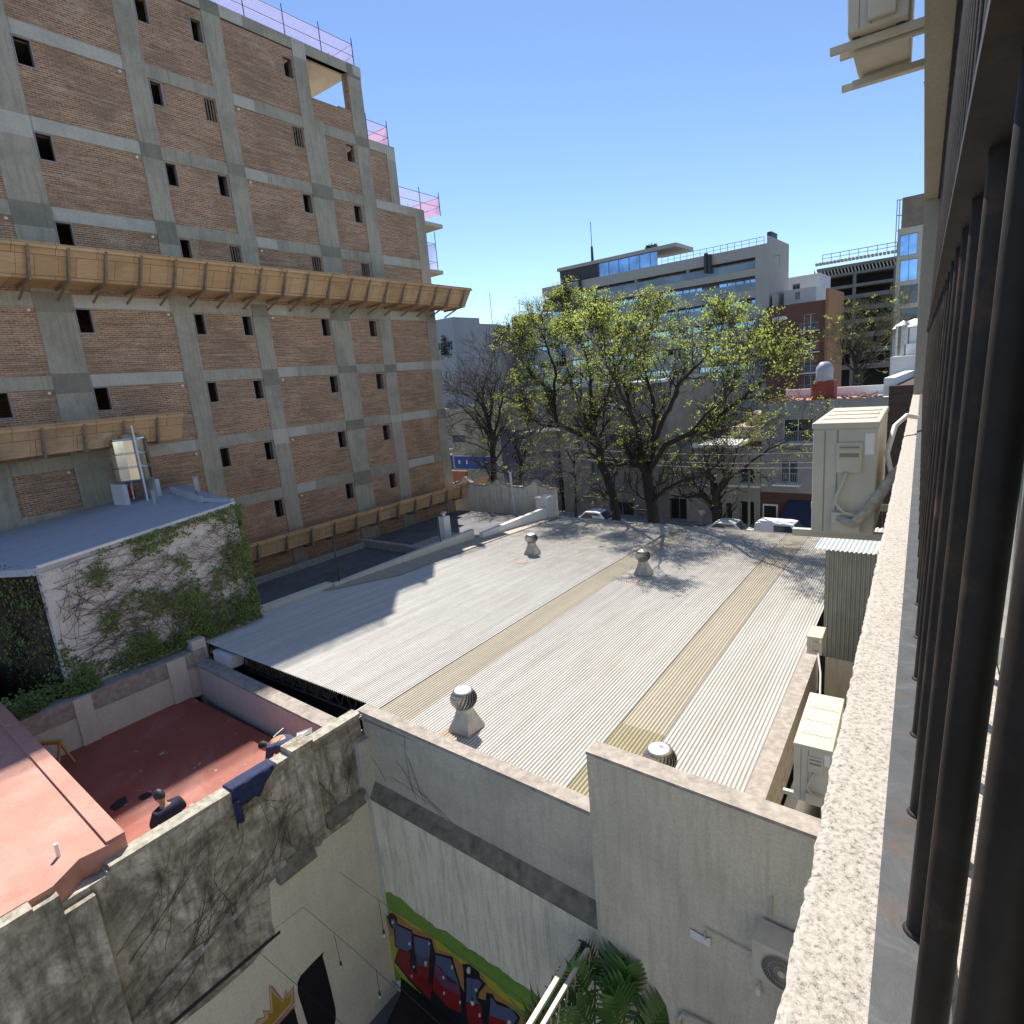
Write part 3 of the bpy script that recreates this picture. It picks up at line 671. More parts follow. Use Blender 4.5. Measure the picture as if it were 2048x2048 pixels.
for nm, c, pts in (
    ('letter_fill', blue, ((205, 280), (245, 275), (262, 335), (405, 402), (410, 560), (330, 610), (250, 520), (252, 380), (215, 340))),
    ('letter_fill', red, ((285, 555), (395, 600), (392, 730), (440, 800), (590, 900), (590, 1060), (400, 860), (262, 690))),
    ('letter_fill', blue, ((428, 440), (590, 488), (582, 640), (470, 700), (440, 600))),
    ('letter_fill', pur, ((440, 600), (520, 660), (580, 640), (575, 760), (460, 720))),
    ('letter_fill', red, ((450, 715), (575, 750), (570, 880), (600, 905), (600, 990), (470, 860))),
    ('letter_fill', blue, ((640, 622), (785, 660), (860, 900), (760, 880), (700, 760), (640, 700))),
    ('letter_fill', pur, ((632, 690), (720, 800), (860, 900), (880, 1010), (700, 930), (625, 800))),
    ('letter_fill', red, ((620, 800), (720, 940), (880, 1010), (890, 1180), (760, 1130), (612, 960))),
    ('letter_fill', blue, ((940, 840), (1050, 860), (1090, 895), (1030, 990), (1035, 1060), (1080, 1100), (935, 1080))),
    ('letter_fill', red, ((930, 1090), (1085, 1110), (1085, 1260), (1100, 1340), (960, 1320))),
    ('letter_fill', blue, ((1170, 1020), (1230, 1100), (1370, 1145), (1430, 1230), (1390, 1290), (1160, 1200))),
    ('letter_fill', red, ((1155, 1200), (1400, 1300), (1400, 1480), (1150, 1400)))):
    paint(nm, [z3(*p) for p in pts], c, 5)
for x, y, s_ in ((385, 515, 16), (430, 735, 12), (545, 705, 22), (575, 510, 12), (410, 825, 12), (715, 840, 14), (800, 740, 18), (720, 990, 14), (875, 1080, 14), (1030, 960, 16), (985, 1075, 14), (1065, 1200, 16), (960, 770, 26), (1350, 1275, 22), (225, 305, 14)):
    paint('white_spot', [z3(x+s_*math.cos(k*1.05)*rg.uniform(.5, 1), y+1.6*s_*math.sin(k*1.05)*rg.uniform(.6, 1)) for k in range(6)], (.60, .60, .58), 6)
# letters and crown painted on the side wall
def sb(u, v): p = PX(u, v, XD+.03); return (p.y, p.z)
def paint_s(name, pts, c, lay):
    q = MB(); q.prism([(XD+.025+.002*lay, y, z) for y, z in pts], (.0015, 0, 0)); return q.build(name, c if not isinstance(c, tuple) else plain('paint_%d_%d_%d' % tuple(int(x*100) for x in c), c, .6, var=.12, scale=4), dw)
z8 = lambda x, y: sb(480+x/8.05, 1880+y/8.05)
blk = (.012, .01, .014)
paint_s('black_letter', [z8(*p) for p in ((1355, 180), (1330, 260), (1400, 520), (1460, 760), (1540, 1120), (1545, 1260), (1500, 1500), (1480, 1900), (1300, 1900), (1100, 1400), (1000, 1080), (930, 850), (925, 690), (975, 580), (1150, 390), (1300, 240))], blk, 1)
paint_s('black_letter', [z8(*p) for p in ((870, 1070), (950, 1400), (1100, 1900), (300, 1900), (560, 1350))], blk, 1)
paint_s('crown_halo', [z8(*p) for p in ((465, 730), (525, 740), (688, 950), (735, 790), (765, 870), (865, 735), (885, 1010), (530, 1410), (210, 1410), (280, 1275), (400, 1240), (365, 1135), (488, 1140))], (.40, .22, .18), 1)
paint_s('crown_rim', [z8(*p) for p in ((480, 750), (680, 985), (730, 830), (760, 920), (850, 770), (845, 1010), (820, 1050), (500, 1420), (200, 1420), (300, 1290), (420, 1250), (385, 1150), (500, 1160))], (.62, .45, .30), 2)
paint_s('painted_crown', [z8(*p) for p in ((500, 810), (685, 1010), (735, 890), (765, 945), (830, 830), (825, 1000), (480, 1400), (300, 1400), (455, 1250), (440, 1175), (530, 1175))], (.40, .25, .03), 3)
paint_s('crown_band', [z8(*p) for p in ((880, 1040), (890, 1065), (560, 1420), (500, 1420))], (.50, .22, .20), 4)

# --- tall grey wall
gw = empty('tall_grey_wall', W(-3, 6.7, -14.3), 'tall plain grey rendered wall streaked with rain, right of the graffiti wall', 'wall')
q = MB(fB); q.box((-4.43, 6.68, -14.3), (.4, 6.95, -5.56)); q.build('wall_body', M['graywall'], gw)
q = MB(fB); q.box((-4.43, 6.66, -5.56), (.4, 6.98, -5.51)); q.build('coping', M['coping'], gw)
def g4(u, v): p = Bp(u, v, 6.66); return Vector((p.x, 6.66, p.z))
# cover plate and conduit beside the air conditioner
q = MB(fB)
q.prism([g4(1380, 1857), g4(1412, 1875), g4(1422, 1876), g4(1421, 1894), g4(1380, 1872)], (0, -.012, 0)); q.build('cover_plate', M['white'], gw)
q = MB(fB); o_ = Vector((0, -.02, 0)); q.tube([g4(1411, 1876)+o_, g4(1411, 1855)+o_, g4(1503, 1903)+o_], .014, 6); q.build('conduit', M['cream_metal'], gw)
q = MB(fB); q.bar(g4(1544, 1794), g4(1541, 1830), .03, .012); q.build('bracket_strip', M['cream_metal'], gw)

# ================================================================ RED TERRACES
te = empty('red_terrace', (-14, 3, -12), 'walled roof terrace with dark red floor where two workers stand', 'terrace')
q = MB(); q.box((-17.75, -8, -14), (XD-.23, 6.9, ZT)); q.build('terrace_floor', M['terrace_red'], te)
q = MB(); q.box((-17.98, -1, ZT-.1), (-17.75, 7.3, -7.02)); q.box((-17.75, 4.15, ZT), (-17.70, 4.55, -7.02)); q.box((-17.75, 6.45, ZT), (-17.68, 6.95, -7.02)); q.build('side_wall', M['terracewall'], te)
q = MB(); q.box((-18.25, -1, -7.5), (-17.74, 7.55, -7.0)); q.build('wall_cap', M['coping'], te)
q = MB(fB); q.box((-17.9, 6.62, ZT-.2), (-10.3, 6.72, -7.42)); q.box((-17.9, 6.72, -12), (-10.3, 6.95, -7.43)); q.build('end_wall', M['terracewall_x'], te)
q = MB(fB); q.box((-18.0, 6.58, -7.42), (-10.4, 6.99, -7.36)); q.build('end_wall_cap', M['coping'], te)
q = MB(); q.box((-18.15, 7.25, -9), (-17.78, 7.65, -6.72)); q.build('corner_pier', M['terracewall'], te)
q = MB(fB); q.box((-17.6, 7.0, -7.4), (-16.6, 7.5, -7.05)); q.build('white_plinth', M['whitebld'], te)
rr = empty('red_roof_building', (-15, 1, -12), 'building with a faded salmon red roof deck left of the terrace', 'building')
rz = -6.6
A_, B_, C_ = PZ(-60, 1330, rz), PZ(252, 1668, rz), PZ(-200, 1960, rz)
rpoly = [PZ(-160, 1230, rz), PZ(0, 1405, rz), PZ(250, 1668, rz), PZ(212, 1692, rz), PZ(158, 1718, rz), Vector((XD+.02, 1.6, rz)), Vector((XD+.02, -4, rz)), Vector((-24, -4, rz))]
q = MB(); q.prism(rpoly, (0, 0, -7)); q.build('roof_block', M['roof_red'], rr)
q = MB(); a, b = PZ(0, 1405, rz), PZ(250, 1668, rz); dd = (b-a).normalized(); nn = Vector((dd.y, -dd.x, 0))
if nn.dot(Vector((0, -1, 0))) < 0: nn = -nn
a = a - dd*3
q.prism([a, b, b+nn*.26, a+nn*.26], (0, 0, .045)); q.build('raised_edge', M['roof_red'], rr)
q = MB(); q.tube([PZ(118, 1712, rz), PZ(118, 1712, rz)+Vector((0, 0, .22))], .03, 8); q.build('vent_stub', M['white'], rr)
q = MB(); q.box((XD-.0, -6, -14.3), (XD+.16, 1.62, rz-.10)); q.box((XD-.0, -6, rz-.1), (XD+.24, 1.3, rz-.0)); q.build('court_side_wall', M['dirty'], dw)

# ================================================================ IVY HOUSE
XI = -18.3
ih = empty('ivy_house', (-22, 7, -12), 'white house wall under ivy with a pale blue grey sloping roof', 'building')
f0, f1 = PX(81, 1133, XI), PX(463, 1008, XI)
k0, k1 = PX(0, 1066, -26.5), PX(233, 1002, -26.5)
print('ivy roof', f0, f1, k0, k1)
def rooff(x, y):
    t = (x-XI)/(-26.5-XI); za = f0.z+(f1.z-f0.z)*(y-f0.y)/(f1.y-f0.y); zb_ = k0.z+(k1.z-k0.z)*(y-k0.y)/(k1.y-k0.y); return za*(1-t)+zb_*t
q = MB(); y0, y1 = 4.3, 9.6
def RP(x, y, dz=0): return Vector((x, y, rooff(x, y)+dz))
q.prism([RP(XI, y0-.1), RP(XI, y1), RP(-26.5, y1+2.2), RP(-26.5, y0-3)], (0, 0, -.18)); q.build('roof', M['bluegrey'], ih)
q = MB(); q.prism([RP(XI-.02, y0, -.17), RP(XI-.02, y1, -.17), Vector((XI-.02, y1, -14)), Vector((XI-.02, y0, -14))], (-.25, 0, 0)); q.build('ivy_wall', stained('ivy_house_render', (.66, .65, .62), (.46, .44, .40), 'yz', .3, .9, .3, 18, .1), ih)
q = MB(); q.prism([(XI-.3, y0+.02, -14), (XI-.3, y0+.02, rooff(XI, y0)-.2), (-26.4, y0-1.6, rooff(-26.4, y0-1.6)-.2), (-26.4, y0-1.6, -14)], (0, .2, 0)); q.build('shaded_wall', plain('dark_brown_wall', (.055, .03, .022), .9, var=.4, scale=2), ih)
q = MB(); q.prism([(XI-.3, y1-.25, -14), (XI-.3, y1-.25, rooff(XI, y1)-.2), (-26.4, y1+1.8, rooff(-26.4, y1+1.8)-.2), (-26.4, y1+1.8, -14)], (0, .2, 0)); q.build('far_wall', M['whitewall'], ih)
q = MB(); q.bar(RP(XI-.0, y0, .01), RP(XI-.0, y1, .01), .10, .07); q.build('roof_edge', M['white'], ih)
q = MB(); q.bar(RP(-20.2, y1-.1, .10), RP(-24.6, y1+.9, .12), .10, .24); q.bar(RP(-18.6, y1+.1, .04), RP(-20.2, y1-.1, .1), .1, .14); q.build('roof_kerb', M['bluegrey'], ih)
# rooftop tank plinths, tank, pipes
def on_r(u, v):
    d = ray(u, v); lo, hi = 1., 60.
    for _ in range(50):
        m = (lo+hi)/2
        if m*d.z > rooff(m*d.x, m*d.y): lo = m
        else: hi = m
    return d*lo
tb = on_r(277, 1000); print('tank base', tb)
sc_ = tb.dot(fw)/F
tk = empty('steel_water_tank', tb, 'polished ribbed stainless steel water tank on white plinths over the blue grey roof', 'water tank')
H0 = 38*sc_*1.0; tr_ = 37*sc_; th_ = 88*sc_
prof = [(tr_*.80, H0), (tr_*.96, H0+.04*th_)]
for k in range(3):
    z0_ = H0+th_*(.06+.30*k); prof += [(tr_*.975, z0_), (tr_, z0_+.012*th_), (tr_, z0_+.27*th_), (tr_*.975, z0_+.285*th_)]
prof += [(tr_*.96, H0+.97*th_), (tr_*.72, H0+1.06*th_), (tr_*.2, H0+1.1*th_), (.01, H0+1.1*th_)]
polish = plain('polished_steel', (.72, .70, .66), .12, 1.0, var=.04)
MB().lathe(prof, tb, 26).build('tank_body', polish, tk)
for s_ in (-1, 1):
    q = MB(); c = tb+Vector((0, s_*tr_*.8, 0)); q.box(c+Vector((-tr_*.8, -.07, -.2)), c+Vector((tr_*.8, .07, H0-.005))); q.build('plinth', M['whitebld'], tk)
q = MB(); q.tube([tb+Vector((tr_+.12, -.0, -.1)), tb+Vector((tr_+.12, -.0, H0+th_*1.25))], .035, 8); q.build('riser_pipe', M['white'], tk)
q = MB(); q.tube([tb+Vector((.3, -.25, .1)), tb+Vector((.3, -.25, H0))], .03, 8); q.build('drain_pipe', M['white'], tk)
p = on_r(266, 995); q = MB(); s2 = p.dot(fw)/F
q.lathe([(5.5*s2, 0), (5.5*s2, 20*s2), (4*s2, 23*s2), (1.5*s2, 26*s2), (1.5*s2, 30*s2)], p, 14); q.build('red_cylinder', plain('red_enamel', (.42, .025, .02), .4), smooth=True, label='small red metal cylinder standing under the steel water tank', cat='gas cylinder')
for (u, v, h, lb) in ((312, 1008, .45, 'short grey vent pipe beside the tank on the blue grey roof'), (397, 990, .62, 'taller steel vent pipe near the ivy corner of the blue grey roof')):
    p = on_r(u, v); MB().lathe([(.09, -.1), (.09, h), (.11, h+.01), (.11, h+.05), (.02, h+.07)], p, 12).build('vent_pipe', M['steel_dull'], label=lb, cat='vent pipe')

# ---- ivy: stems and leaves
iv = empty('ivy', (XI, 6, -7), 'ivy with bare winter stems and green leaves climbing over the white house wall', 'climbing plant')
ri = random.Random(21); rv = random.Random(22)
zt_i = lambda y: rooff(XI, y)-.12
def SI(y, z): y = min(max(y, 4.32), 9.55); return Vector((XI+.03, y, min(max(z, -6.9), zt_i(y)-.02)))
q = MB()
starts = []
for i in range(42): starts.append(((4.4+ri.uniform(0, .9), ri.uniform(-6.4, -3.7)), ri.uniform(-.6, .5), ri.uniform(2.5, 5.0)))
for i in range(16): starts.append(((4.36+ri.uniform(0, .5), ri.uniform(-6.8, -4.4)), ri.choice((1.4, 1.0, -.9, .3)), ri.uniform(.8, 2.0)))
for i in range(45): starts.append(((9.5, ri.uniform(-6.5, -3.4)), math.pi+ri.uniform(-.5, .5), ri.uniform(1.5, 3.5)))
for i in range(40): starts.append(((ri.uniform(4.6, 9.0), -6.8), ri.uniform(.2, 1.6), ri.uniform(1.0, 2.6)))
for s_, a, l in starts: vine(q, SI, s_, a, l, .0065, 1, .6, .10)
q.build('stem', plain('ivy_stem', (.10, .06, .045), .9), iv)
leafm = plain('ivy_leaf', (.085, .13, .022), .6, var=.45, scale=2.5)
q = MB()
def leaf(mb, p, s, nrm):
    a = ri.uniform(0, 6.28); t1 = nrm.cross(Vector((0, 0, 1))).normalized(); t2 = nrm.cross(t1); x = t1*math.cos(a)+t2*math.sin(a)+nrm*ri.uniform(-.5, .5); y = nrm.cross(x).normalized()+nrm*ri.uniform(-.4, .5); x.normalize(); y.normalize()
    mb.face([p-x*s, p+y*s*.6, p+x*s, p-y*s*.6])
cnt = 0
for _ in range(60000):
    y = ri.uniform(4.3, 9.6); z = ri.uniform(-6.9, zt_i(y))
    n_ = mnoise.fractal(Vector((y*1.1, z*1.1, 3.3)), .8, 2.2, 4)
    d = .04 + .95*max(0, 1-(9.6-y)/1.0)**2 + .75*max(0, 1-(z+6.9)/.9) + .45*max(0, 1-(zt_i(y)-z)/.4)*(y > 6.5) + .35*(y-5.6)/4 + .12*(z < -5.6) + n_*1.1
    if ri.random() < d*.42: leaf(q, Vector((XI+ri.uniform(.02, .11)*(1+2.2*(d > .7)), y+(.12*ri.random() if y > 9.3 else 0), z+(.14*ri.random() if zt_i(y)-z < .2 else 0))), ri.uniform(.022, .05), Vector((1, 0, 0))); cnt += 1
for _ in range(6000):   # shaded side
    x = ri.uniform(-21.2, XI); z = ri.uniform(-8, -3.6); yy = y0+.02-(XI-.3-x)*.185
    n_ = mnoise.noise(Vector((x*.8, z*.8, 9)))
    if ri.random() < .45+n_: leaf(q, Vector((x, yy-ri.uniform(.02, .25), z)), ri.uniform(.03, .07), Vector((0, -1, 0)))
for _ in range(9000):   # bushy growth along the wall cap
    y = ri.uniform(2.6, 7.4); k = mnoise.noise(Vector((y*1.4, 0, 5)))+(.9 if y < 4.9 else -.05)
    if y > 7.1: k = .3
    if ri.random() < k: leaf(q, Vector((XI+ri.uniform(-.1, .45)*(.5+k*.5), y, -6.9+abs(ri.gauss(0, .2))-.25*ri.random()*(k > .4))), ri.uniform(.03, .055), Vector((.7, 0, .7)))
q.build('leaf_cover', leafm, iv, kind='stuff')
# ================================================================ OWN BUILDING
def OW(a, s, z): return Vector((a-.0436*s, s, z))
fO = lambda p: OW(p[0], p[1], p[2])
ZS = -.43
def sillmat():
    t = NT('white_granite_sill'); v = t.coord(); b = t.noise(v, 9, 5, .6); f = t.noise(v, 210, 6, .8, .3); p2 = t.noise(v, 3.2, 4, .6)
    c = t.ramp(f, [(.36, (.13, .115, .095)), (.46, (.38, .35, .31)), (.60, (.52, .49, .44))])
    c = t.mix(t.ramp(b, [(.62, 0), (.72, .55)]), c, (.33, .27, .22)); c = t.mix(t.ramp(p2, [(.60, 0), (.68, .4)]), c, (.36, .31, .27))
    t.col(c); t.b.inputs['Roughness'].default_value = .9; t.bump(t.mix(.5, f, b), .7, .004); return t.m
M['sill'] = sillmat()
M['facade'] = stained('beige_facade', (.48, .44, .35), (.38, .35, .28), 'yz', .1, 1.2, .3, 60, .3)
own = empty('own_facade', OW(0, 2, -13.9), 'beige facade of the near building with a speckled stone sill running away from the camera', 'building')
def outer_edge(s): return -.058 + .0025*mnoise.noise(Vector((s*7, 0, 0))) + .0022*mnoise.noise(Vector((s*34, 0, 3))) + .0016*mnoise.noise(Vector((s*110, 0, 3)))
q = MB(fO); NS = 900; s0, s1 = .12, 6.6
rows = []
for i in range(NS+1):
    s = s0+(s1-s0)*(i/NS)**1.6
    rows.append([q.vert(p) for p in ((outer_edge(s), s, ZS-.055), (outer_edge(s)-.001, s, ZS-.004+.002*mnoise.noise(Vector((s*40, 1, 0)))), (outer_edge(s)+.006, s, ZS), (-.008, s, ZS), (.036, s, ZS), (.036, s, ZS-.055))])
for a, b in zip(rows, rows[1:]):
    for k in range(5): q.f.append([a[k], b[k], b[k+1], a[k+1]]); q.m.append(0)
q.build('stone_sill', M['sill'], own)
q = MB(fO); q.box((.0375, .05, ZS-.05), (.104, 6.6, ZS-.002)); q.build('inner_sill', M['sill'], own)
q = MB(fO); q.box((-.05, -3, -13.9), (.3, 22, ZS-.06)); q.box((-.055, -3, 1.235), (.3, 24, 2.35)); q.box((-.052, 6.62, ZS-.055), (.3, 24, 1.23)); q.box((-.055, -3, 3.9), (.3, 24, 5)); q.build('facade_wall', M['facade'], own)
q = MB(fO); q.box((-.06, -3, 1.17), (.0345, 6.61, 1.232)); q.build('lintel_soffit', M['facade'], own)
q = MB(fO); q.box((-.057, 6.5, ZS), (-.03, 6.6, 1.17)); q.box((-.03, 6.5, ZS), (.1, 6.6, 1.17)); q.build('end_jamb', M['facade'], own)
q = MB(fO); q.box((.105, .3, ZS), (.125, 6.4, 1.17)); q.build('window_pane', plain('hazy_window_glass', (.30, .33, .30), .25, var=.25, scale=6), own)
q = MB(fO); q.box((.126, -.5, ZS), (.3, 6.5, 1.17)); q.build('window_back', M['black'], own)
q = MB(fO); q.box((.095, .98, ZS+.0), (.104, 6.4, ZS+.035)); q.build('window_track', M['cream_metal'], own)
# ---- window grille
def ironmat():
    t = NT('black_iron'); v = t.coord(); n = t.noise(v, 14, 6, .7); f = t.noise(v, 70, 4)
    c = t.ramp(n, [(.35, (.016, .013, .011)), (.55, (.030, .025, .02)), (.68, (.085, .048, .03)), (.76, (.14, .12, .10))])
    t.col(c); t.b.inputs['Roughness'].default_value = .62; t.b.inputs['Specular IOR Level'].default_value = .3; t.bump(f, .25, .002); return t.m
def railmat():
    t = NT('grey_blue_rail'); v = t.coord(); n = t.noise(v, 26, 6, .75, .6); f = t.noise(v, 8, 4)
    c = t.ramp(n, [(.3, (.032, .036, .042)), (.55, (.055, .06, .066)), (.7, (.10, .10, .098))]); c = t.mix(t.ramp(f, [(.60, 0), (.70, .7)]), c, (.11, .058, .028))
    t.col(c); t.b.inputs['Roughness'].default_value = .6; t.bump(n, .3, .002); return t.m
M['iron'] = ironmat(); M['rail'] = railmat()
gr = empty('window_grille', OW(.01, .6, ZS), 'black iron window grille of round bars seen edge on at the right', 'window grille')
q = MB(fO); q.box((-.0077, .10, ZS+.001), (.037, 6.45, ZS+.009)); q.build('bottom_rail', M['rail'], gr)
q = MB(fO); q.box((.0115, .05, .100), (.050, 6.45, .106)); q.build('middle_rail', M['iron'], gr)
q = MB(fO); q.box((.035, .05, 1.150), (.070, 6.45, 1.158)); q.build('top_rail', M['iron'], gr)
s = .173
while s < 6.4:
    q = MB(fO); q.tube([(.0185, s, ZS+.009), (.0315, s, .1)], .0078, 14, cap=False); q.tube([(.0316, s, .106), (.056, s, 1.15)], .0078, 14, cap=False)
    if s < 1.2: q.lathe([(.0100, 0), (.0094, .0012), (.0080, .003)], (.0185, s, ZS+.0088), 14)
    q.build('bar', M['iron'], gr, smooth=True); s += .138

# ================================================================ AIR CONDITIONERS
def ac_unit(o, xd, yd, w, d, h, label, side='a', fan=True, brackets=True, lod=2, group='outdoor air conditioning units'):
    """o: bottom corner; xd: along the long side; yd: depth direction, towards the fan side"""
    o = Vector(o); xd = Vector(xd).normalized(); yd = Vector(yd).normalized()
    e = empty('air_conditioner', o, label, 'air conditioner', group)
    T = lambda p: o + xd*p[0] + yd*p[1] + Vector((0, 0, p[2]))
    c = MB(T); c.box((0, 0, .0), (w, d, h-.03)); c.build('casing', M['cream_metal'], e, bevel=.008)
    t = MB(T); t.box((-.006, -.006, h-.032), (w+.006, d+.006, h)); t.build('top_panel', M['cream_metal'], e, bevel=.008)
    if lod > 1:
        for k in range(1, 4): g = MB(T); x = w*k/4; g.box((x-.05, .02, h+.0), (x+.045, d-.02, h+.004)); g.build('top_rib', M['cream_metal'], e, bevel=.003)
    if fan:
        g = MB(T); r = min(w*.42, h*.42); cx, cz = w*(.42), h*.48; N = 36
        for k in range(N):
            a0 = 2*math.pi*k/N; pts = []
            for j in range(6): rr_ = r*(.2+.8*j/5); aa = a0+j*.14; pts.append((cx+rr_*math.cos(aa), d+.012, cz+rr_*math.sin(aa)))
            g.tube(pts, .0022, 3, cap=False)
        for k in (1., .66, .36):
            g.tube([(cx+r*k*math.cos(2*math.pi*i/32), d+.012, cz+r*k*math.sin(2*math.pi*i/32)) for i in range(33)], .004 if k == 1. else .0025, 4, cap=False)
        g.build('fan_grille', M['cream_metal'], e)
        g = MB(T); g.prism([(cx+r*math.cos(2*math.pi*i/28), d+.002, cz+r*math.sin(2*math.pi*i/28)) for i in range(28)], (0, .001, 0)); g.build('fan_opening', plain('fan_shadow', (.10, .095, .08), .8), e)
        g = MB(T); g.prism([(cx+r*.19*math.cos(2*math.pi*i/20), d+.008, cz+r*.19*math.sin(2*math.pi*i/20)) for i in range(20)], (0, .014, 0)); g.build('hub', M['cream_metal'], e)
    if side and lod > 1:     # side panel at x = 0 with valve cover, handle, label, pipes
        S = lambda p: T((-p[2], p[0], p[1]))     # (along depth, height, outwards)
        g = MB(S); g.box((d*.60, h*.02, .0), (d*.605+.004, h*.93, .002)); g.box((d*.80, h*.02, 0), (d*.80+.004, h*.93, .002)); g.build('panel_seam', plain('seam_shadow', (.25, .23, .18), .8), e)
        g = MB(S); g.box((d*.22, h*.56, 0), (d*.62, h*.83, .012)); g.build('handle_plate', M['cream_metal'], e, bevel=.006)
        g = MB(S); g.box((d*.27, h*.70, .0125), (d*.57, h*.735, .0135)); g.box((d*.27, h*.78, .0125), (d*.57, h*.79, .02)); g.build('handle_slot', plain('seam_shadow', (.25, .23, .18)), e)
        g = MB(S); g.box((d*.2, h*.04, 0), (d*.66, h*.22, .045)); g.build('valve_cover', M['cream_metal'], e, bevel=.006)
        g = MB(S); g.box((d*.05, h*.72, .0), (d*.19, h*.90, .002)); g.build('label_plate', M['white'], e)
        g = MB(S); g.tube([(d*.45, h*.57, .02), (d*.5, h*.47, .03), (d*.58, h*.38, .035), (d*.6, h*.30, .04), (d*.45, h*.22, .05), (d*.25, h*.20, .06)], .008, 7); g.build('cable', M['cream_metal'], e, smooth=True)
    for x in (.12*w, .88*w):
        if brackets:
            g = MB(T); g.box((x-.018, -.10, -.045), (x+.018, d+.10, -.008)); g.build('bracket', M['cream_metal'], e)
            g = MB(T); g.box((x-.03, .02, -.008), (x+.03, .06, .0)); g.box((x-.03, d-.06, -.008), (x+.03, d-.02, .0)); g.build('rubber_foot', M['dark'], e)
    return e
yo = Vector((-.0436, 1, 0)).normalized(); xo = Vector((-1, -.0436, 0)).normalized()
e1_ = ac_unit((-.296, 3.25, -.885), yo, xo, .86, .275, .555, 'large beige air conditioner with taped pipes hanging left of the sill, its top in sun')
pp = MB(); pts = [Vector((-.44, 3.20, -.79)), Vector((-.38, 3.17, -.81)), Vector((-.33, 3.2, -.76)), Vector((-.28, 3.24, -.68)), Vector((-.235, 3.3, -.60)), Vector((-.20, 3.4, -.56)), Vector((-.16, 3.6, -.55))]
pp.tube(pts, [.018, .024, .026, .026, .026, .026, .026], 10); pp.build('taped_pipe', plain('pipe_tape', (.42, .38, .30), .8, var=.3, scale=30, bump=.6, bscale=40), e1_, smooth=True)
pp = MB(); pp.tube([Vector((-.235, 3.3, -.61)), Vector((-.27, 3.4, -.50)), Vector((-.25, 3.5, -.38)), Vector((-.21, 3.6, -.34)), Vector((-.17, 3.7, -.36))], .012, 8); pp.build('white_hose', M['white'], e1_, smooth=True)
ac_unit((-.68, 5.0, -3.80), yo, xo, .92, .29, .56, 'beige air conditioner one floor below, half hidden by the sill above the warehouse parapet')
e0 = ac_unit((-.36, 4.50, 1.80), yo, xo, .86, .30, .57, 'air conditioner overhead at the top right, seen from below on two bracket arms')
b0 = MB(); b0.bar((-.20, 4.66, 1.76), (-.72, 4.66, 1.76), .035, .04); b0.build('bracket_arm', M['cream_metal'], e0)
b0 = MB(); b0.bar((-.20, 5.18, 1.76), (-.72, 5.18, 1.76), .035, .04); b0.build('bracket_arm', M['cream_metal'], e0)
q = MB(); c = Vector((-.30, 6.1, 1.93)); q.tube([c, c+Vector((-.06, 0, -.02))], .04, 10); q.tube([c+Vector((.05, 0, .1)), c+Vector((-.03, 0, .02)), c+Vector((.02, 0, -.1))], .012, 5)
q.build('wall_lamp', M['dark'], label='small dark wall lamp on the soffit edge below the overhead air conditioner', cat='lamp')
# unit on the tall grey wall
pg = g4(1503, 1953); pf = W(pg.x*.945, 6.30, pg.z*.945)
c0 = Bp(1503, 1953, 6.25)
ac_unit(W(c0.x, 6.62, c0.z), E1, -E2, .84, .36, .57, 'beige air conditioner with round fan grille on the tall grey wall', side=None)
# small unit on the parapet
ps = PD(1607, 1306, 13.3)
ac_unit(Vector((ps.x+.36, ps.y+.02, ps.z)), yo, xo, .62, .30, .42, 'small white air conditioner on the near end of the warehouse parapet', brackets=False)

# ================================================================ CORRUGATED METAL ENCLOSURE
en = empty('corrugated_enclosure', W(-1.4, 15, -7), 'upright grey corrugated metal shaft enclosure with pale blue corrugated cap', 'enclosure')
def cor_v(mb, a0, a1, d, z0, z1, amp=.02, pitch=.09):
    n = int((a1-a0)/pitch*6); rows = []
    for z in (z0, z1): rows.append([mb.vert((a0+i*pitch/6, d+amp*math.sin(i/6*2*math.pi), z)) for i in range(n+1)])
    for k in range(n): mb.f.append([rows[0][k], rows[0][k+1], rows[1][k+1], rows[1][k]]); mb.m.append(0)
l1, l2 = Bp(1658, 1095, 14.5), Bp(1645, 1312, 14.5)
print('encl', l1, l2)
q = MB(fB); cor_v(q, l2.x, .2, 14.5, l2.z, l1.z-.02); q.build('sheet_wall', plain('dull_corrugated', (.30, .31, .28), .5, .5, var=.12, scale=2), en)
q = MB(fB); n = int((.3-l1.x)/.09*6)
rows = [[q.vert((l1.x-.25+i*.015, d, l1.z+.02+k+.018*math.sin(i/6*2*math.pi))) for i in range(n+18)] for d, k in ((14.25, .0), (15.9, .16))]
for k in range(len(rows[0])-1): q.f.append([rows[0][k], rows[0][k+1], rows[1][k+1], rows[1][k]]); q.m.append(0)
q.build('sheet_cap', plain('blue_white_sheet', (.50, .55, .57), .45, .2, var=.08), en, smooth=True)
q = MB(fB); q.box((l2.x+.05, 14.56, l2.z-3), (.2, 14.8, l2.z)); q.box((l2.x+.05, 14.6, l2.z), (l2.x+.1, 16, l1.z-.05)); q.box((-1.9, 8.1, -14), (.3, 14.5, -9.0)); q.build('masonry_base', M['graywall'], en)
q = MB(); pA, pB = PD(1636, 1305, 13.0), PD(1640, 1390, 12.4); q.tube([pA, pA.lerp(pB, .5)+Vector((.03, 0, 0)), pB], .02, 6); q.build('hanging_cable', M['white'], en)

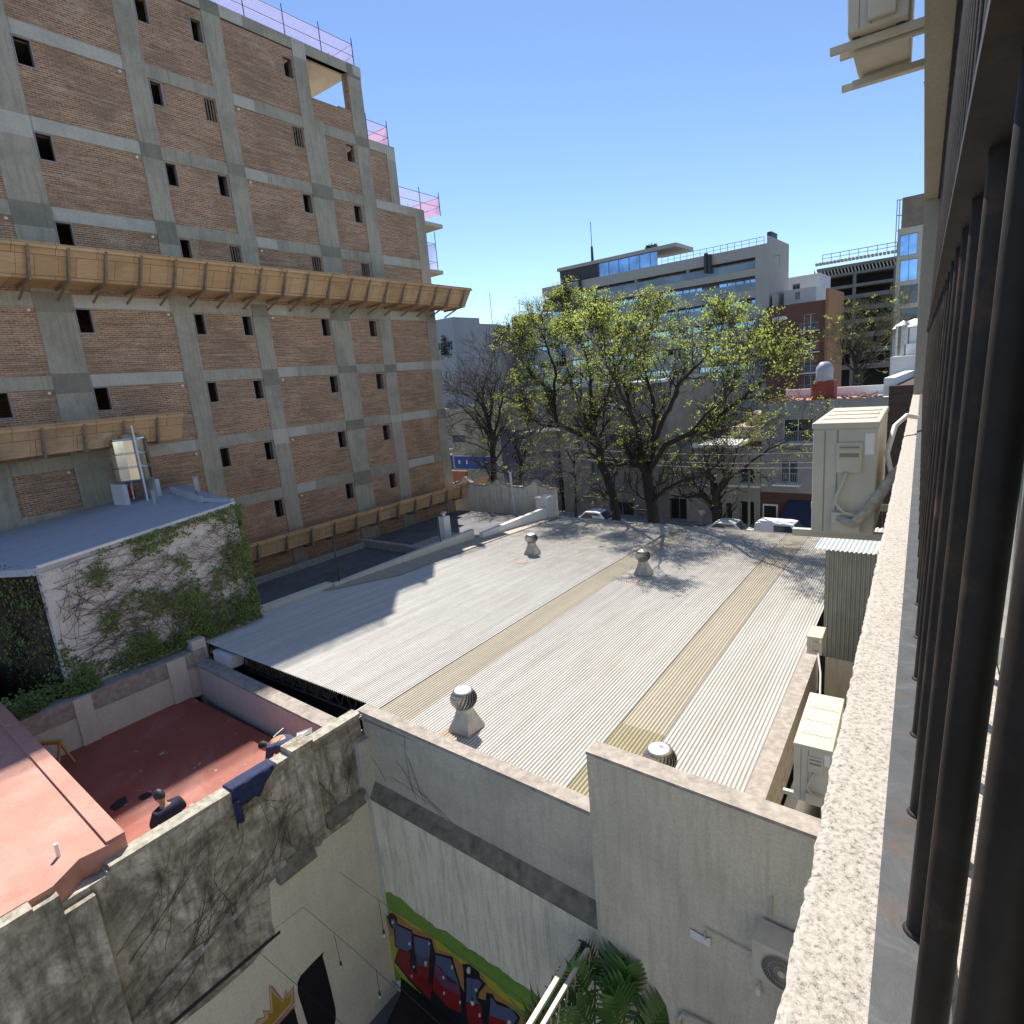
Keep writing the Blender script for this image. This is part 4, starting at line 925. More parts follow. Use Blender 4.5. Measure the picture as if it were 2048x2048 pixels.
# ================================================================ WORKERS, JACKET, TERRACE CLUTTER
def skin(name, verts, edges, rad, mat, parent=None, sub=2, root=0):
    me = bpy.data.meshes.new(name); me.from_pydata([tuple(v) for v in verts], edges, []); o = bpy.data.objects.new(name, me); COL.objects.link(o)
    md = o.modifiers.new('k', 'SKIN'); md.use_smooth_shade = True
    for i, r_ in enumerate(rad): sv = me.skin_vertices[0].data[i]; sv.radius = (r_, r_) if not hasattr(r_, '__len__') else r_; sv.use_root = (i == root)
    s_ = o.modifiers.new('s', 'SUBSURF'); s_.levels = sub; s_.render_levels = sub
    dg = bpy.context.evaluated_depsgraph_get(); ev = bpy.data.meshes.new_from_object(o.evaluated_get(dg)); bpy.data.objects.remove(o)
    ob = bpy.data.objects.new(name, ev); ev.materials.clear(); ev.materials.append(mat); COL.objects.link(ob)
    if parent: ob.parent = parent; ob.matrix_parent_inverse = Matrix.Translation(-parent.location)
    return ob
skinm = plain('skin', (.42, .24, .16), .55, var=.06); navy = plain('navy_cloth', (.018, .020, .045), .9, var=.25, scale=12); darkcl = plain('dark_trousers', (.03, .03, .035), .9)
hairm = plain('dark_hair', (.015, .012, .01), .7)
def head(parent, c, fwd, upv, r=.105):
    """head with face, ears; c is its centre"""
    fwd = Vector(fwd).normalized(); upv = Vector(upv); sd_ = fwd.cross(upv).normalized(); upv = sd_.cross(fwd).normalized()
    bm = bmesh.new(); bmesh.ops.create_uvsphere(bm, u_segments=20, v_segments=14, radius=1)
    for v in bm.verts:
        x, y, z = v.co; wz_ = 1.0 if z > 0 else 1+.14*z; v.co = sd_*(x*r*.76*wz_) + fwd*(y*r*.93*(1 if z > -.3 else .96)) + upv*(z*r*1.18)
    me = bpy.data.meshes.new('head'); bm.to_mesh(me); bm.free(); me.polygons.foreach_set('use_smooth', [True]*len(me.polygons)); me.materials.append(skinm)
    o = bpy.data.objects.new('head', me); COL.objects.link(o); o.location = c; o.parent = parent; o.matrix_parent_inverse = Matrix.Translation(-parent.location)
    q = MB(); q.tube([c+fwd*r*.88+upv*r*.2, c+fwd*r*1.14-upv*r*.12, c+fwd*r*.9-upv*r*.2], [r*.08, r*.16, r*.1], 6)
    for s_ in (-1, 1): q.lathe([(r*.03, -r*.2), (r*.1, -r*.1), (r*.12, r*.1), (r*.04, r*.2)], c+sd_*s_*r*.78, 8)
    q.build('nose_and_ear', skinm, parent, smooth=True)
    q = MB()
    for s_ in (-1, 1): q.lathe([(r*.02, -r*.07), (r*.09, 0), (r*.02, r*.07)], c+fwd*r*.86+sd_*s_*r*.3+upv*r*.1, 8)
    q.tube([c+fwd*r*.88-upv*r*.5-sd_*r*.2, c+fwd*r*.92-upv*r*.5, c+fwd*r*.88-upv*r*.5+sd_*r*.2], r*.035, 5)
    q.build('eye_and_mouth', hairm, parent)
    return sd_, upv
def cap_hair(parent, c, fwd, upv, r, name, mat, cover=-.1, back=True):
    fwd = Vector(fwd).normalized(); sd_ = fwd.cross(Vector(upv)).normalized(); u2 = sd_.cross(fwd).normalized()
    bm = bmesh.new(); bmesh.ops.create_uvsphere(bm, u_segments=20, v_segments=16, radius=1)
    dl = [v for v in bm.verts if v.co.z < cover + (.45*v.co.y if back else 0)]; bmesh.ops.delete(bm, geom=dl, context='VERTS')
    for v in bm.verts: x, y, z = v.co; v.co = sd_*(x*r*.83)+fwd*(y*r*1.0)+u2*(z*r*1.25)
    me = bpy.data.meshes.new(name); bm.to_mesh(me); bm.free(); me.polygons.foreach_set('use_smooth', [True]*len(me.polygons)); me.materials.append(mat)
    o = bpy.data.objects.new(name, me); COL.objects.link(o); o.location = c; o.parent = parent; o.matrix_parent_inverse = Matrix.Translation(-parent.location)
def hand(parent, w_, d, side):
    w_ = Vector(w_); d = Vector(d).normalized(); s_ = d.cross(Vector((0, 0, 1))).normalized()*side
    vs = [w_, w_+d*.05, w_+d*.09]; ed = [(0, 1), (1, 2)]; rd = [.024, .032, .03]
    for k in range(4):
        b = w_+d*.085+s_*(.024-.016*k); vs += [b, b+d*.04, b+d*.065+Vector((0, 0, -.015))]; i = len(vs)-3; ed += [(2, i), (i, i+1), (i+1, i+2)]; rd += [.011, .009, .008]
    vs += [w_+d*.03+s_*.035, w_+d*.065+s_*.055]; i = len(vs)-2; ed += [(1, i), (i, i+1)]; rd += [.012, .009]
    skin('hand', vs, ed, rd, skinm, parent, 1)
def figure(name_label, base, joints, mats, hd, hu, hatmat, trousers, sleeve=True):
    e = empty('person', base, name_label, 'person'); J = {k: Vector(base)+Vector(v) for k, v in joints.items()}
    ks = ['pelvis', 'belly', 'chest', 'neck', 'headb', 'shl', 'ell', 'wrl', 'shr', 'elr', 'wrr', 'hipl', 'knl', 'anl', 'tol', 'hipr', 'knr', 'anr', 'tor']
    ed = [('pelvis', 'belly'), ('belly', 'chest'), ('chest', 'neck'), ('neck', 'headb'), ('chest', 'shl'), ('shl', 'ell'), ('ell', 'wrl'), ('chest', 'shr'), ('shr', 'elr'), ('elr', 'wrr'), ('pelvis', 'hipl'), ('hipl', 'knl'), ('knl', 'anl'), ('anl', 'tol'), ('pelvis', 'hipr'), ('hipr', 'knr'), ('knr', 'anr'), ('anr', 'tor')]
    rd = dict(pelvis=.13, belly=.10, chest=.12, neck=.055, headb=.06, shl=.065, ell=.042, wrl=.028, shr=.065, elr=.042, wrr=.028, hipl=.09, knl=.058, anl=.04, tol=.035, hipr=.09, knr=.058, anr=.04, tor=.035)
    skin('body', [J[k] for k in ks], [(ks.index(a), ks.index(b)) for a, b in ed], [rd[k] for k in ks], skinm, e)
    sk = ['pelvis', 'belly', 'chest', 'neck0', 'shl', 'ell', 'shr', 'elr']; J['neck0'] = J['chest'].lerp(J['neck'], .7)
    skin('shirt', [J[k] for k in sk], [(0, 1), (1, 2), (2, 3), (2, 4), (4, 5), (2, 6), (6, 7)], [.175, .19, .215, .08, .105, .068, .105, .068], mats, e, root=0)
    tk_ = ['pelvis', 'hipl', 'knl', 'anl', 'hipr', 'knr', 'anr']
    skin('trousers', [J[k] for k in tk_], [(0, 1), (1, 2), (2, 3), (0, 4), (4, 5), (5, 6)], [.145, .11, .078, .062, .11, .078, .062], trousers, e)
    for s_ in 'lr':
        q = MB(); q.tube([J['an'+s_]+Vector((0, 0, -.02)), J['an'+s_].lerp(J['to'+s_], .5), J['to'+s_]], [.05, .055, .045], 8); q.build('shoe', hairm, e, smooth=True)
        hand(e, J['wr'+s_], J['wr'+s_]-J['el'+s_], 1 if s_ == 'l' else -1)
    hc = J['headb']+Vector(hu).normalized()*.07
    head(e, hc, hd, hu); cap_hair(e, hc+Vector(hu)*.006, hd, hu, .112, 'cap' if hatmat is not hairm else 'hair', hatmat)
    return e, J, hc
# worker standing with back to the wall: facing -X/-Y side, head bowed
bA = Vector((-10.98, 3.50, ZT))
eA, JA, hA = figure('person in black cap and navy shirt standing behind the mouldy wall, seen from behind', bA,
    dict(pelvis=(0, 0, .90), belly=(0, 0, 1.08), chest=(-.03, 0, 1.28), neck=(-.06, -.02, 1.43), headb=(-.10, -.04, 1.50), shl=(.03, -.20, 1.36), ell=(-.08, -.27, 1.10), wrl=(-.30, -.20, 1.02), shr=(-.02, .20, 1.36), elr=(-.10, .29, 1.12), wrr=(-.32, .18, 1.04),
         hipl=(0, -.10, .86), knl=(0, -.11, .48), anl=(0, -.11, .08), tol=(-.14, -.12, .03), hipr=(0, .10, .86), knr=(0, .11, .48), anr=(0, .11, .08), tor=(-.14, .12, .03)),
    navy, (-.9, -.1, -.45), (-.35, 0, 1), plain('black_cap', (.02, .022, .03), .6), darkcl)
q = MB()
for k in range(7): y = bA.y-.12+.04*k; q.box((bA.x+.150, y, bA.z+1.10+.02*(k % 2)), (bA.x+.158, y+.022, bA.z+1.15))
q.build('back_lettering', M['white'], eA)
# worker bent forward, head towards the terrace
bB = Vector((-11.05, 6.12, ZT))
eB, JB, hB = figure('person in faded navy shirt bending forward with hands near the red floor', bB,
    dict(pelvis=(0.02, .02, .90), belly=(-.14, -.06, 1.09), chest=(-.36, -.18, 1.16), neck=(-.52, -.27, 1.06), headb=(-.58, -.31, 1.02), shl=(-.34, -.37, 1.08), ell=(-.42, -.44, .74), wrl=(-.52, -.42, .50), shr=(-.46, .02, 1.08), elr=(-.56, -.02, .74), wrr=(-.66, -.10, .50),
         hipl=(0, -.08, .80), knl=(-.05, -.12, .45), anl=(0, -.13, .08), tol=(-.15, -.17, .03), hipr=(0, .10, .80), knr=(-.05, .10, .45), anr=(0, .09, .08), tor=(-.15, .05, .03)),
    plain('washed_navy', (.045, .052, .115), .9, var=.2, scale=10), (-.5, -.25, -.85), (-.85, -.4, -.1), hairm, darkcl)
q = MB(); cc = bB+Vector((-.36, -.16, 1.19))
for k in range(8): p = bB+Vector((-.28-.015*k, -.30+.04*k, 1.335)); q.box(p, p+Vector((.02, .03, .006)))
q.build('back_lettering', M['white'], eB)
q = MB(); pts0 = [PZ(594, 1466, -6.9), PZ(592, 1478, -6.95), PZ(584, 1488, -7.0), PZ(576, 1496, -7.1), PZ(573, 1508, -7.3)]
for a, b in zip(pts0, pts0[1:]): q.prism([a, b, b+Vector((.10, .30, -.1)), a+Vector((.10, .30, 0))], (.01, 0, .01))
q.build('paper_sheet', M['white'], label='curled white sheet sticking up beside the bending worker', cat='paper sheet')
# jacket hung over the coping
jm = plain('blue_jacket', (.022, .03, .085), .9, var=.3, scale=8)
def jk(u, v, x=XD+.05): p = PX(u, v, x); return p
q = MB(); N = 14
topl = [(463, 1582), (475, 1573), (490, 1564), (505, 1556), (520, 1546), (530, 1538), (545, 1526), (552, 1520)]
botl = [(476, 1660), (484, 1612), (500, 1602), (512, 1592), (519, 1594), (530, 1570), (534, 1562), (552, 1526)]
rj = random.Random(2)
outer = [jk(*p, XD+.06+.03*rj.random()) for p in botl]; edge = [jk(u, v+2, XD+.04) for u, v in topl]
for i in range(len(outer)): outer[i].z = min(outer[i].z, edge[i].z-.05)
inn = [Vector((XD-.28, e.y, -6.80)) for e in edge]; inn2 = [Vector((XD-.33, e.y+.03, -7.0-.1*rj.random())) for e in edge]
for k, e in enumerate(edge): e.z = -6.79; e.x = XD+.04
for rowa, rowb in ((outer, edge), (edge, inn), (inn, inn2)):
    for k in range(len(rowa)-1): q.face([rowa[k], rowa[k+1], rowb[k+1], rowb[k]])
o = q.build('jacket', jm, label='navy blue work jacket hung over the mouldy wall coping with one sleeve dangling', cat='jacket', smooth=True)
bmj = bmesh.new(); bmj.from_mesh(o.data); bmesh.ops.remove_doubles(bmj, verts=bmj.verts, dist=.001); bmesh.ops.subdivide_edges(bmj, edges=bmj.edges, cuts=2, use_grid_fill=True)
for v in bmj.verts: v.co += Vector((1, .3, .3))*.025*mnoise.noise(v.co*9)
bmj.to_mesh(o.data); bmj.free(); md = o.modifiers.new('t', 'SOLIDIFY'); md.thickness = .012
q = MB(); sl = [PX(472, 1600, XD+.07), PX(478, 1622, XD+.09), PX(484, 1642, XD+.08)]; q.tube(sl, [.07, .06, .055], 10); q.build('sleeve', jm, o, smooth=True)
# rags, sawhorse
for (u, v, s_, lb) in ((290, 1592, .22, 'crumpled black rag lying on the red terrace floor'), (240, 1608, .3, 'flat dark damp patch of cloth on the red terrace floor')):
    p = PZ(u, v, ZT); q = MB(); ring = []
    c0_ = q.vert(p+Vector((0, 0, .05)))
    for k in range(12): a = k*math.pi/6; rr_ = s_*(.7+.5*rj.random())*(1 if abs(math.sin(a)) < .7 else .6); ring.append(q.vert(p+Vector((rr_*math.cos(a)*.6, rr_*math.sin(a), .012))))
    for k in range(12): q.f.append([c0_, ring[k], ring[(k+1) % 12]]); q.m.append(0)
    q.build('rag', plain('black_rag', (.02, .02, .024), .95), label=lb, cat='rag')
p = PZ(128, 1540, ZT); sh = empty('sawhorse', p, 'orange wooden sawhorse at the left edge of the red terrace', 'sawhorse'); ow_ = plain('orange_timber', (.50, .27, .09), .7)
top0, top1 = p+Vector((-.5, -.3, .72)), p+Vector((0, .1, .72))
MB().bar(top0, top1, .09, .09).build('top_beam', ow_, sh)
for t_, sx in ((.08, -1), (.08, 1), (.92, -1), (.92, 1)):
    a = top0.lerp(top1, t_); MB().bar(a, Vector((a.x+.1*sx, a.y-.2*sx, ZT)), .05, .05).build('leg', ow_, sh)
# ================================================================ BUILDINGS ACROSS THE STREET
def facade(name, label, d, a0, a1, z0, z1, depth, mat, wins, cat='building', rec=.25, roofmat=None, group=None):
    """wins: (a0, a1, z0, z1, kind); kind: w plain window, s with shutter half down, b with balcony, o dark opening"""
    e = empty(name, W((a0+a1)/2, d, z0), label, cat, group)
    q = MB(fB); hs = [w_[:4] for w_ in wins]
    grid_wall(q, lambda a, z: (a, d, z), a0, a1, z0, z1, hs, (0, rec, 0))
    q.face([(a0, d, z0), (a0, d+depth, z0), (a0, d+depth, z1), (a0, d, z1)]); q.face([(a1, d, z0), (a1, d+depth, z0), (a1, d+depth, z1), (a1, d, z1)])
    q.face([(a0, d+depth, z0), (a1, d+depth, z0), (a1, d+depth, z1), (a0, d+depth, z1)]); q.face([(a0, d, z1-.4), (a1, d, z1-.4), (a1, d+depth, z1-.4), (a0, d+depth, z1-.4)])
    q.build('wall', mat, e)
    for w_ in wins:
        b0, b1, c0, c1, k = w_
        wi = MB(fB); t = .05
        for p_, r_ in (((b0, c0), (b0+t, c1)), ((b1-t, c0), (b1, c1)), ((b0+t, c0), (b1-t, c0+t)), ((b0+t, c1-t), (b1-t, c1)), (((b0+b1)/2-t/2, c0+t), ((b0+b1)/2+t/2, c1-t))):
            wi.box((p_[0], d+rec-.07, p_[1]), (r_[0], d+rec-.01, r_[1]))
        wo = wi.build('window', M['white'] if k in 'sb' else M['frame'], e)
        g = MB(fB); g.box((b0, d+rec, c0), (b1, d+rec+.02, c1)); g.build('pane', M['glass'] if k != 'o' else M['black'], wo) if False else g.build('pane', M['glass'] if k not in 'oB' else (M['blueglass'] if k == 'B' else M['black']), e)
        if k == 's': g = MB(fB); g.box((b0+.03, d+rec-.12, c1-(c1-c0)*.45), (b1-.03, d+rec-.08, c1-.02)); g.build('roller_shutter', M['white'], e)
        if k == 'b':
            g = MB(fB); g.box((b0-.35, d-.9, c0-.12), (b1+.35, d, c0)); g.build('balcony_slab', M['white'], e)
            g = MB(fB); r1 = c0+.95
            g.bar((b0-.32, d-.86, r1), (b1+.32, d-.86, r1), .05); n = max(3, int((b1-b0+.6)/.16))
            for i in range(n+1): x = b0-.32+(b1-b0+.64)*i/n; g.bar((x, d-.86, c0), (x, d-.86, r1), .025)
            g.build('balcony_railing', M['frame'], e)
    return e
def za(u, v, d): return Bp(u, v, d).z
def aa(u, v, d): return Bp(u, v, d).x
# ---- long glass-fronted block
d = 95.
Zg = lambda v: za(1515, v, d)
gA0, gA1 = aa(1050, 620, d), aa(1534, 520, d)
gb_ = empty('glass_balcony_block', W((gA0+gA1)/2, d, G), 'long pale concrete block with rows of blue glass balconies and a glazed penthouse', 'building')
conc = stained('pale_band_concrete', (.40, .385, .35), (.32, .31, .28), 'xz', .1, .3, .3, 6, .05)
bands = [(490, 513), (536, 550), (578, 594), (620, 637), (664, 681), (708, 725), (752, 770)]
ends = [aa(1083, 566, d), aa(1083, 580, d), aa(1064, 600, d), gA0, gA0-2, gA0-2, gA0-2]
for (v0, v1), ea in zip(bands, ends): q = MB(fB); q.box((ea, d-.0, Zg(v1)), (gA1-.0, d+8, Zg(v0))); q.build('floor_band', conc, gb_)
q = MB(fB); q.box((gA0-2, d+2.2, G), (gA1, d+2.4, Zg(552))); q.box((gA0, d+3, G), (gA1, d+8, Zg(752))); q.build('recessed_wall', conc, gb_)
rgb_ = random.Random(8)
for k in range(len(bands)-1):
    z1, z0 = Zg(bands[k][1]), Zg(bands[k+1][0]); a = ends[k]+.6
    while a < gA1-2.4:
        wd = rgb_.choice((2.6, 3.2, 3.8)); ty = rgb_.random()
        q = MB(fB); q.box((a, d+2.05, z0), (min(a+wd, gA1-.4)-.1, d+2.15, z1-.05)); q.build('window', M['blueglass'] if ty < .68 else (M['glass'] if ty < .85 else M['whitebld']), gb_)
        q = MB(fB)
        for j in range(0, 4): q.box((a+wd*j/3-.05, d+1.96, z0), (a+wd*j/3+.03, d+2.04, z1)); 
        q.box((a-.04, d+1.97, z1-.12), (a+wd+.02, d+2.03, z1-.02)); q.build('mullion', M['frame'], gb_); a += wd
        if rgb_.random() < .3:
            q = MB(fB); q.box((a, d+.3, z0), (a+.35, d+2.2, z1)); q.build('pier', conc, gb_); a += .45
    q = MB(fB); q.box((ends[k]+.3, d+.12, z0+.02), (gA1-.3, d+.15, z0+1.0)); q.build('glass_railing', glass('railing_glass', (.10, .14, .17), .05), gb_)
    q = MB(fB); q.bar((ends[k]+.3, d+.13, z0+1.05), (gA1-.3, d+.13, z0+1.05), .06)
    n = 34
    for i in range(n): x = ends[k]+.3+(gA1-ends[k]-.6)*i/(n-1); q.bar((x, d+.13, z0), (x, d+.13, z0+1.05), .05)
    q.build('railing', M['frame'], gb_)
# end wall, raised stair end
ze = Zg(476); q = MB(fB)
q.box((gA1-1.6, d-.05, G), (gA1+.0, d+1.5, Zg(490))); q.box((gA1-.0, d-.05, G), (gA1+.3, d+10.5, ze)); q.build('end_wall', conc, gb_)
q = MB(fB); q.box((gA1-.3, d+1, ze), (gA1+.3, d+4, ze+.7)); q.build('stair_head', M['dark'], gb_)
# penthouse
pz1, pz0 = za(1114, 536, d), za(1114, 563, d); pa0, pa1 = aa(1114, 545, d), aa(1310, 520, d)
pm = aa(1192, 535, d)
q = MB(fB); q.box((pa0-.3, d+.5, pz1-.55), (aa(1350, 505, d), d+7.5, pz1)); q.build('penthouse_roof', conc, gb_)
q = MB(fB); q.box((pa0, d+.9, Zg(490)), (pm, d+7, pz1-.55)); q.build('penthouse_panel', plain('dark_louvre', (.045, .045, .05), .6), gb_)
a = pm
while a < pa1: q = MB(fB); q.box((a+.05, d+1., Zg(490)), (min(a+1.9, pa1)-.05, d+1.1, pz1-.55)); q.build('penthouse_window', M['blueglass'], gb_); a += 1.9
q = MB(fB); a = pm
while a <= pa1+.1: q.bar((a, d+.97, Zg(490)), (a, d+.97, pz1-.55), .09); a += 1.9
q.build('penthouse_mullion', M['frame'], gb_)
q = MB(fB); q.bar((pa1+1, d+.3, Zg(490)+1.0), (gA1-.5, d+.3, Zg(490)+1.0), .07); q.bar((pa1+1, d+.3, Zg(490)+.5), (gA1-.5, d+.3, Zg(490)+.5), .05)
for i in range(16): x = pa1+1+(gA1-pa1-1.5)*i/15; q.bar((x, d+.3, Zg(490)), (x, d+.3, Zg(490)+1.0), .06)
q.build('roof_railing', M['frame'], gb_)
for (u, v, h) in ((1412, 518, 3.2), (1159, 558, 2.6), (1419, 518, 2.6)): q = MB(fB); p = Bp(u, v, d-.4); q.tube([p-Vector((0, 0, 2.0)), p+Vector((0, 0, h*.25))], .30, 10); q.build('flue', M['dark'], gb_)
p = Bp(1185, 522, d+3); q = MB(fB); q.tube([p-Vector((0, 0, 1.6)), p+Vector((0, 0, 2.4))], [.30, .2], 8); q.tube([p+Vector((0, 0, 2.4)), p+Vector((0, 0, 6.4))], .06, 5); q.build('antenna_mast', M['dark'], gb_)
# roof plant of the penthouse
def bush(name, c, r, n, mat, label, cat='plant', ls=.25, sq=(1, 1, .8)):
    rr_ = random.Random(int(abs(c.x*13+c.z*7))); e = empty(name, c, label, cat); q = MB()
    for _ in range(n):
        v = Vector((rr_.gauss(0, 1), rr_.gauss(0, 1), rr_.gauss(0, 1))).normalized()*r*rr_.random()**.4; v = Vector((v.x*sq[0], v.y*sq[1], abs(v.z)*sq[2])); nr = Vector((rr_.gauss(0, 1), rr_.gauss(0, 1), rr_.gauss(0, 1))).normalized()
        x = nr.cross(Vector((0, 0, 1))).normalized(); y = nr.cross(x); p = c+v; q.face([p-x*ls, p+y*ls*.5, p+x*ls, p-y*ls*.5])
    q.build('foliage', mat, e); MB().tube([c+Vector((0, 0, -.3)), c+Vector((0, 0, r*.5))], .06*r, 5).build('stem', M['dark'], e); return e
dkleaf = plain('dark_foliage', (.035, .06, .02), .7, var=.5, scale=2)
bush('roof_plant', fB(Bp(1303, 498, d+2)), 1.1, 130, dkleaf, 'dark shrub on top of the glazed penthouse roof')
# ---- red brick block with balconies and orange side wall
d = 90.
brk = brickmat('far_red_brick', 'xz', (.16, .06, .042), (.125, .05, .036), (.14, .075, .06), bw=.5, bh=.15, ms=.02, dirt=(.16, .05, .04), amt=.3)
A0, A1, Z1 = aa(1533, 615, d), aa(1652, 600, d), za(1600, 606, d)
wn = []
for va, vb in ((626, 662), (668, 705), (710, 746), (748, 784)):
    x0, x1 = aa(1605, va, d), aa(1637, va, d); zc, zd = za(1620, vb-1, d), za(1620, va+2, d); wn.append((x0+.15, x1-.15, zc, zd, 'b'))
wn.append((aa(1543, 640, d), aa(1573, 640, d), za(1558, 650, d), za(1558, 633, d), 's')); wn.append((aa(1545, 690, d), aa(1574, 690, d), za(1560, 692, d), za(1560, 676, d), 's'))
rb_ = facade('red_brick_block', 'dark red brick apartment block with four white balconies and an orange side wall', d, A0, A1, G, Z1, 9, brk, wn, rec=.3)
q = MB(fB); q.box((A1, d-.2, G), (A1+.35, d+9.8, za(1652, 577, d))); q.build('orange_side_wall', stained('orange_render', (.32, .175, .085), (.25, .135, .07), 'yz', .2, .6, .4, 6, .05), rb_)
# ---- rooftops between
q = facade('white_terraced_block', 'white stepped rooftop building behind the red brick block', 110, aa(1570, 560, 110), aa(1640, 545, 110), G, za(1600, 552, 110), 8, M['whitebld'], [(aa(1585, 560, 110), aa(1600, 560, 110), za(1590, 580, 110), za(1590, 568, 110), 'w')])
q = facade('white_rooftop_rooms', 'pale rooftop rooms with white water tanks above the red brick block', 100, aa(1568, 600, 100), aa(1632, 590, 100), G, za(1600, 577, 100), 6, M['whitebld'], [(aa(1590, 590, 100), aa(1600, 590, 100), za(1590, 600, 100), za(1590, 585, 100), 'w')])
# ---- unfinished dark grey building
d = 140.
ub = empty('grey_unfinished_block', W(aa(1715, 600, d), d, G), 'dark unfinished concrete block with open floors and props under its top slab', 'building')
dkc = stained('dark_concrete', (.20, .19, .175), (.12, .115, .105), 'xz', .2, .3, .4, 4, .05)
U0, U1 = aa(1633, 560, d), aa(1792, 530, d)
for v0, v1 in ((535, 541), (552, 557), (577, 583), (598, 606), (622, 631), (648, 656), (676, 685), (706, 716), (738, 748)):
    q = MB(fB); zt = za(1715, v0-10, d); zb2 = za(1715, v1-10, d); q.box((U0, d, zb2), (U1, d+12, zt)); q.build('floor_slab', dkc, ub)
q = MB(fB); q.box((U0, d+4, G), (U1, d+4.3, za(1715, 524, d))); q.build('back_wall', M['black'], ub)
q = MB(fB)
for i in range(24): x = U0+(U1-U0)*i/23; q.bar((x, d+.2, za(1715, 545, d)), (x-.5, d+.2, za(1715, 528, d)), .22); 
q.build('formwork_prop', plain('pale_timber', (.42, .37, .29), .8), ub)
q = MB(fB)
for i in range(22): x = U0+(U1-U0)*i/21; q.box((x-.25, d-.3, za(1715, 518, d)), (x+.15, d+1, za(1715, 513, d)))
q.build('formwork_beam', MATS['pale_timber'], ub)
q = MB(fB)
for i in range(3): x = U0+(U1-U0)*i/2; q.box((x-.3, d+.1, G), (x+.25, d+.6, za(1715, 545, d)))
q.build('column', dkc, ub)
q = MB(fB); zt = za(1715, 498, d); q.bar((U0+1, d, zt), (U1, d, zt), .12); q.bar((U0+1, d, zt-.7), (U1, d, zt-.7), .1)
for i in range(9): x = U0+1+(U1-U0-1)*i/8; q.bar((x, d, zt-1.5), (x, d, zt), .1)
q.build('roof_railing', M['frame'], ub)
# ---- tower at the right
d = 84.
T0, T1 = aa(1794, 500, d), aa(1840, 500, d)+6
tw_ = []
for va, vb in ((468, 510), (519, 562), (570, 607), (616, 655), (664, 700)): tw_.append((aa(1794, va, d)+.3, aa(1836, va, d), za(1815, vb, d), za(1815, va, d), 'B' if va < 560 else 'w'))
tr_e = facade('grey_window_tower', 'narrow grey tower with white framed windows at the right, beside the soffit', d, T0, T1, G, za(1815, 455, d), 8, M['graywall'], tw_, rec=.2)
q = MB(fB); q.box((aa(1803, 420, d), d+.4, za(1815, 455, d)), (T1, d+6, za(1815, 392, d))); q.build('upper_storey', plain('brown_render', (.26, .20, .15), .9, var=.25, scale=.8), tr_e)
q = MB(fB); z_ = za(1795, 400, d)
for k in range(4): q.bar((aa(1795, 400, d), d, z_-k*1.6), (aa(1806, 400, d), d+.6, z_-k*1.6), .08)
q.bar((aa(1795, 400, d), d, z_-6), (aa(1795, 400, d), d, z_), .08); q.bar((aa(1800, 400, d), d, z_-6), (aa(1800, 400, d), d, z_), .08); q.build('ladder', M['frame'], tr_e)
# ---- row houses on the far side of the street
d = 51.
facade('dark_garage_building', 'low dark blue grey building with a thin white roof cap behind the bare tree', d, aa(1000, 865, d), aa(1113, 866, d), G, za(1050, 864, d), 12, plain('slate_blue_render', (.085, .09, .105), .85, var=.2, scale=.6), [])
facade('grey_three_storey_house', 'weathered grey house behind the leafy trees with a wide upper window', d, aa(1115, 790, d), aa(1333, 780, d), G, za(1240, 772, d), 12, stained('weathered_grey', (.22, .21, .18), (.12, .115, .095), 'xz', .5, .5, .6, 8, .1),
       [(aa(1211, 812, d), aa(1232, 815, d), za(1220, 820, d), za(1220, 807, d), 's'), (aa(1234, 815, d), aa(1255, 815, d), za(1245, 824, d), za(1245, 810, d), 's'), (aa(1215, 900, d), aa(1262, 900, d), za(1230, 1030, d), za(1230, 1003, d), 'o'), (aa(1248, 945, d), aa(1265, 945, d), za(1255, 968, d), za(1255, 945, d), 'w'), (aa(1180, 920, d), aa(1200, 920, d), za(1190, 950, d), za(1190, 925, d), 'w')])
q = MB(fB); za_ = za(1240, 772, d); q.box((aa(1205, 779, d), d-.5, za_), (aa(1292, 765, d), d+6, za_+.25)); q.build('eaves_slab', M['white'], label='sunlit white roof slab above the weathered grey house', cat='roof slab')
q = MB(fB); q.prism([(-30, d, za(1230, 868, d)), (-30, d-1.4, za(1230, 884, d)), (-30, d-1.35, za(1230, 886, d)), (-30, d, za(1230, 870, d))], (3.6, 0, 0)); q.build('awning', M['dark'], label='dark canvas awning on the weathered grey house behind the trees', cat='awning')
wallw = stained('yellowed_white_render', (.33, .31, .26), (.23, .215, .175), 'xz', .3, .6, .35, 8, .1)
ah = facade('arched_window_house', 'cream two-storey house with arched windows and a wide dark garage door', d, aa(1335, 900, d), aa(1521, 900, d), G, za(1430, 895, d), 12, wallw,
       [(aa(1315+22, 1000, d), aa(1373, 1000, d), G, za(1345, 996, d), 'o'), (aa(1479, 1030, d), aa(1508, 1030, d), G, za(1493, 1003, d), 'o'), (aa(1452, 1020, d), aa(1464, 1020, d), za(1458, 1038, d), za(1458, 1011, d), 'o'), (aa(1433, 1020, d), aa(1444, 1020, d), za(1440, 1036, d), za(1440, 1009, d), 'o'), (aa(1479, 950, d), aa(1509, 950, d), za(1494, 966, d), za(1494, 946, d), 'w')], rec=.5)
for (u, v, r_) in ((1494, 946, .54), (1458, 1011, .26), (1439, 1009, .25)):
    c = Bp(u, v, d); q = MB(fB); n = 16; q.prism([(c.x+r_*math.cos(math.pi*i/n), d-.012, c.z+r_*math.sin(math.pi*i/n)) for i in range(n+1)], (0, .01, 0)); q.build('arch_head', M['black'], ah)
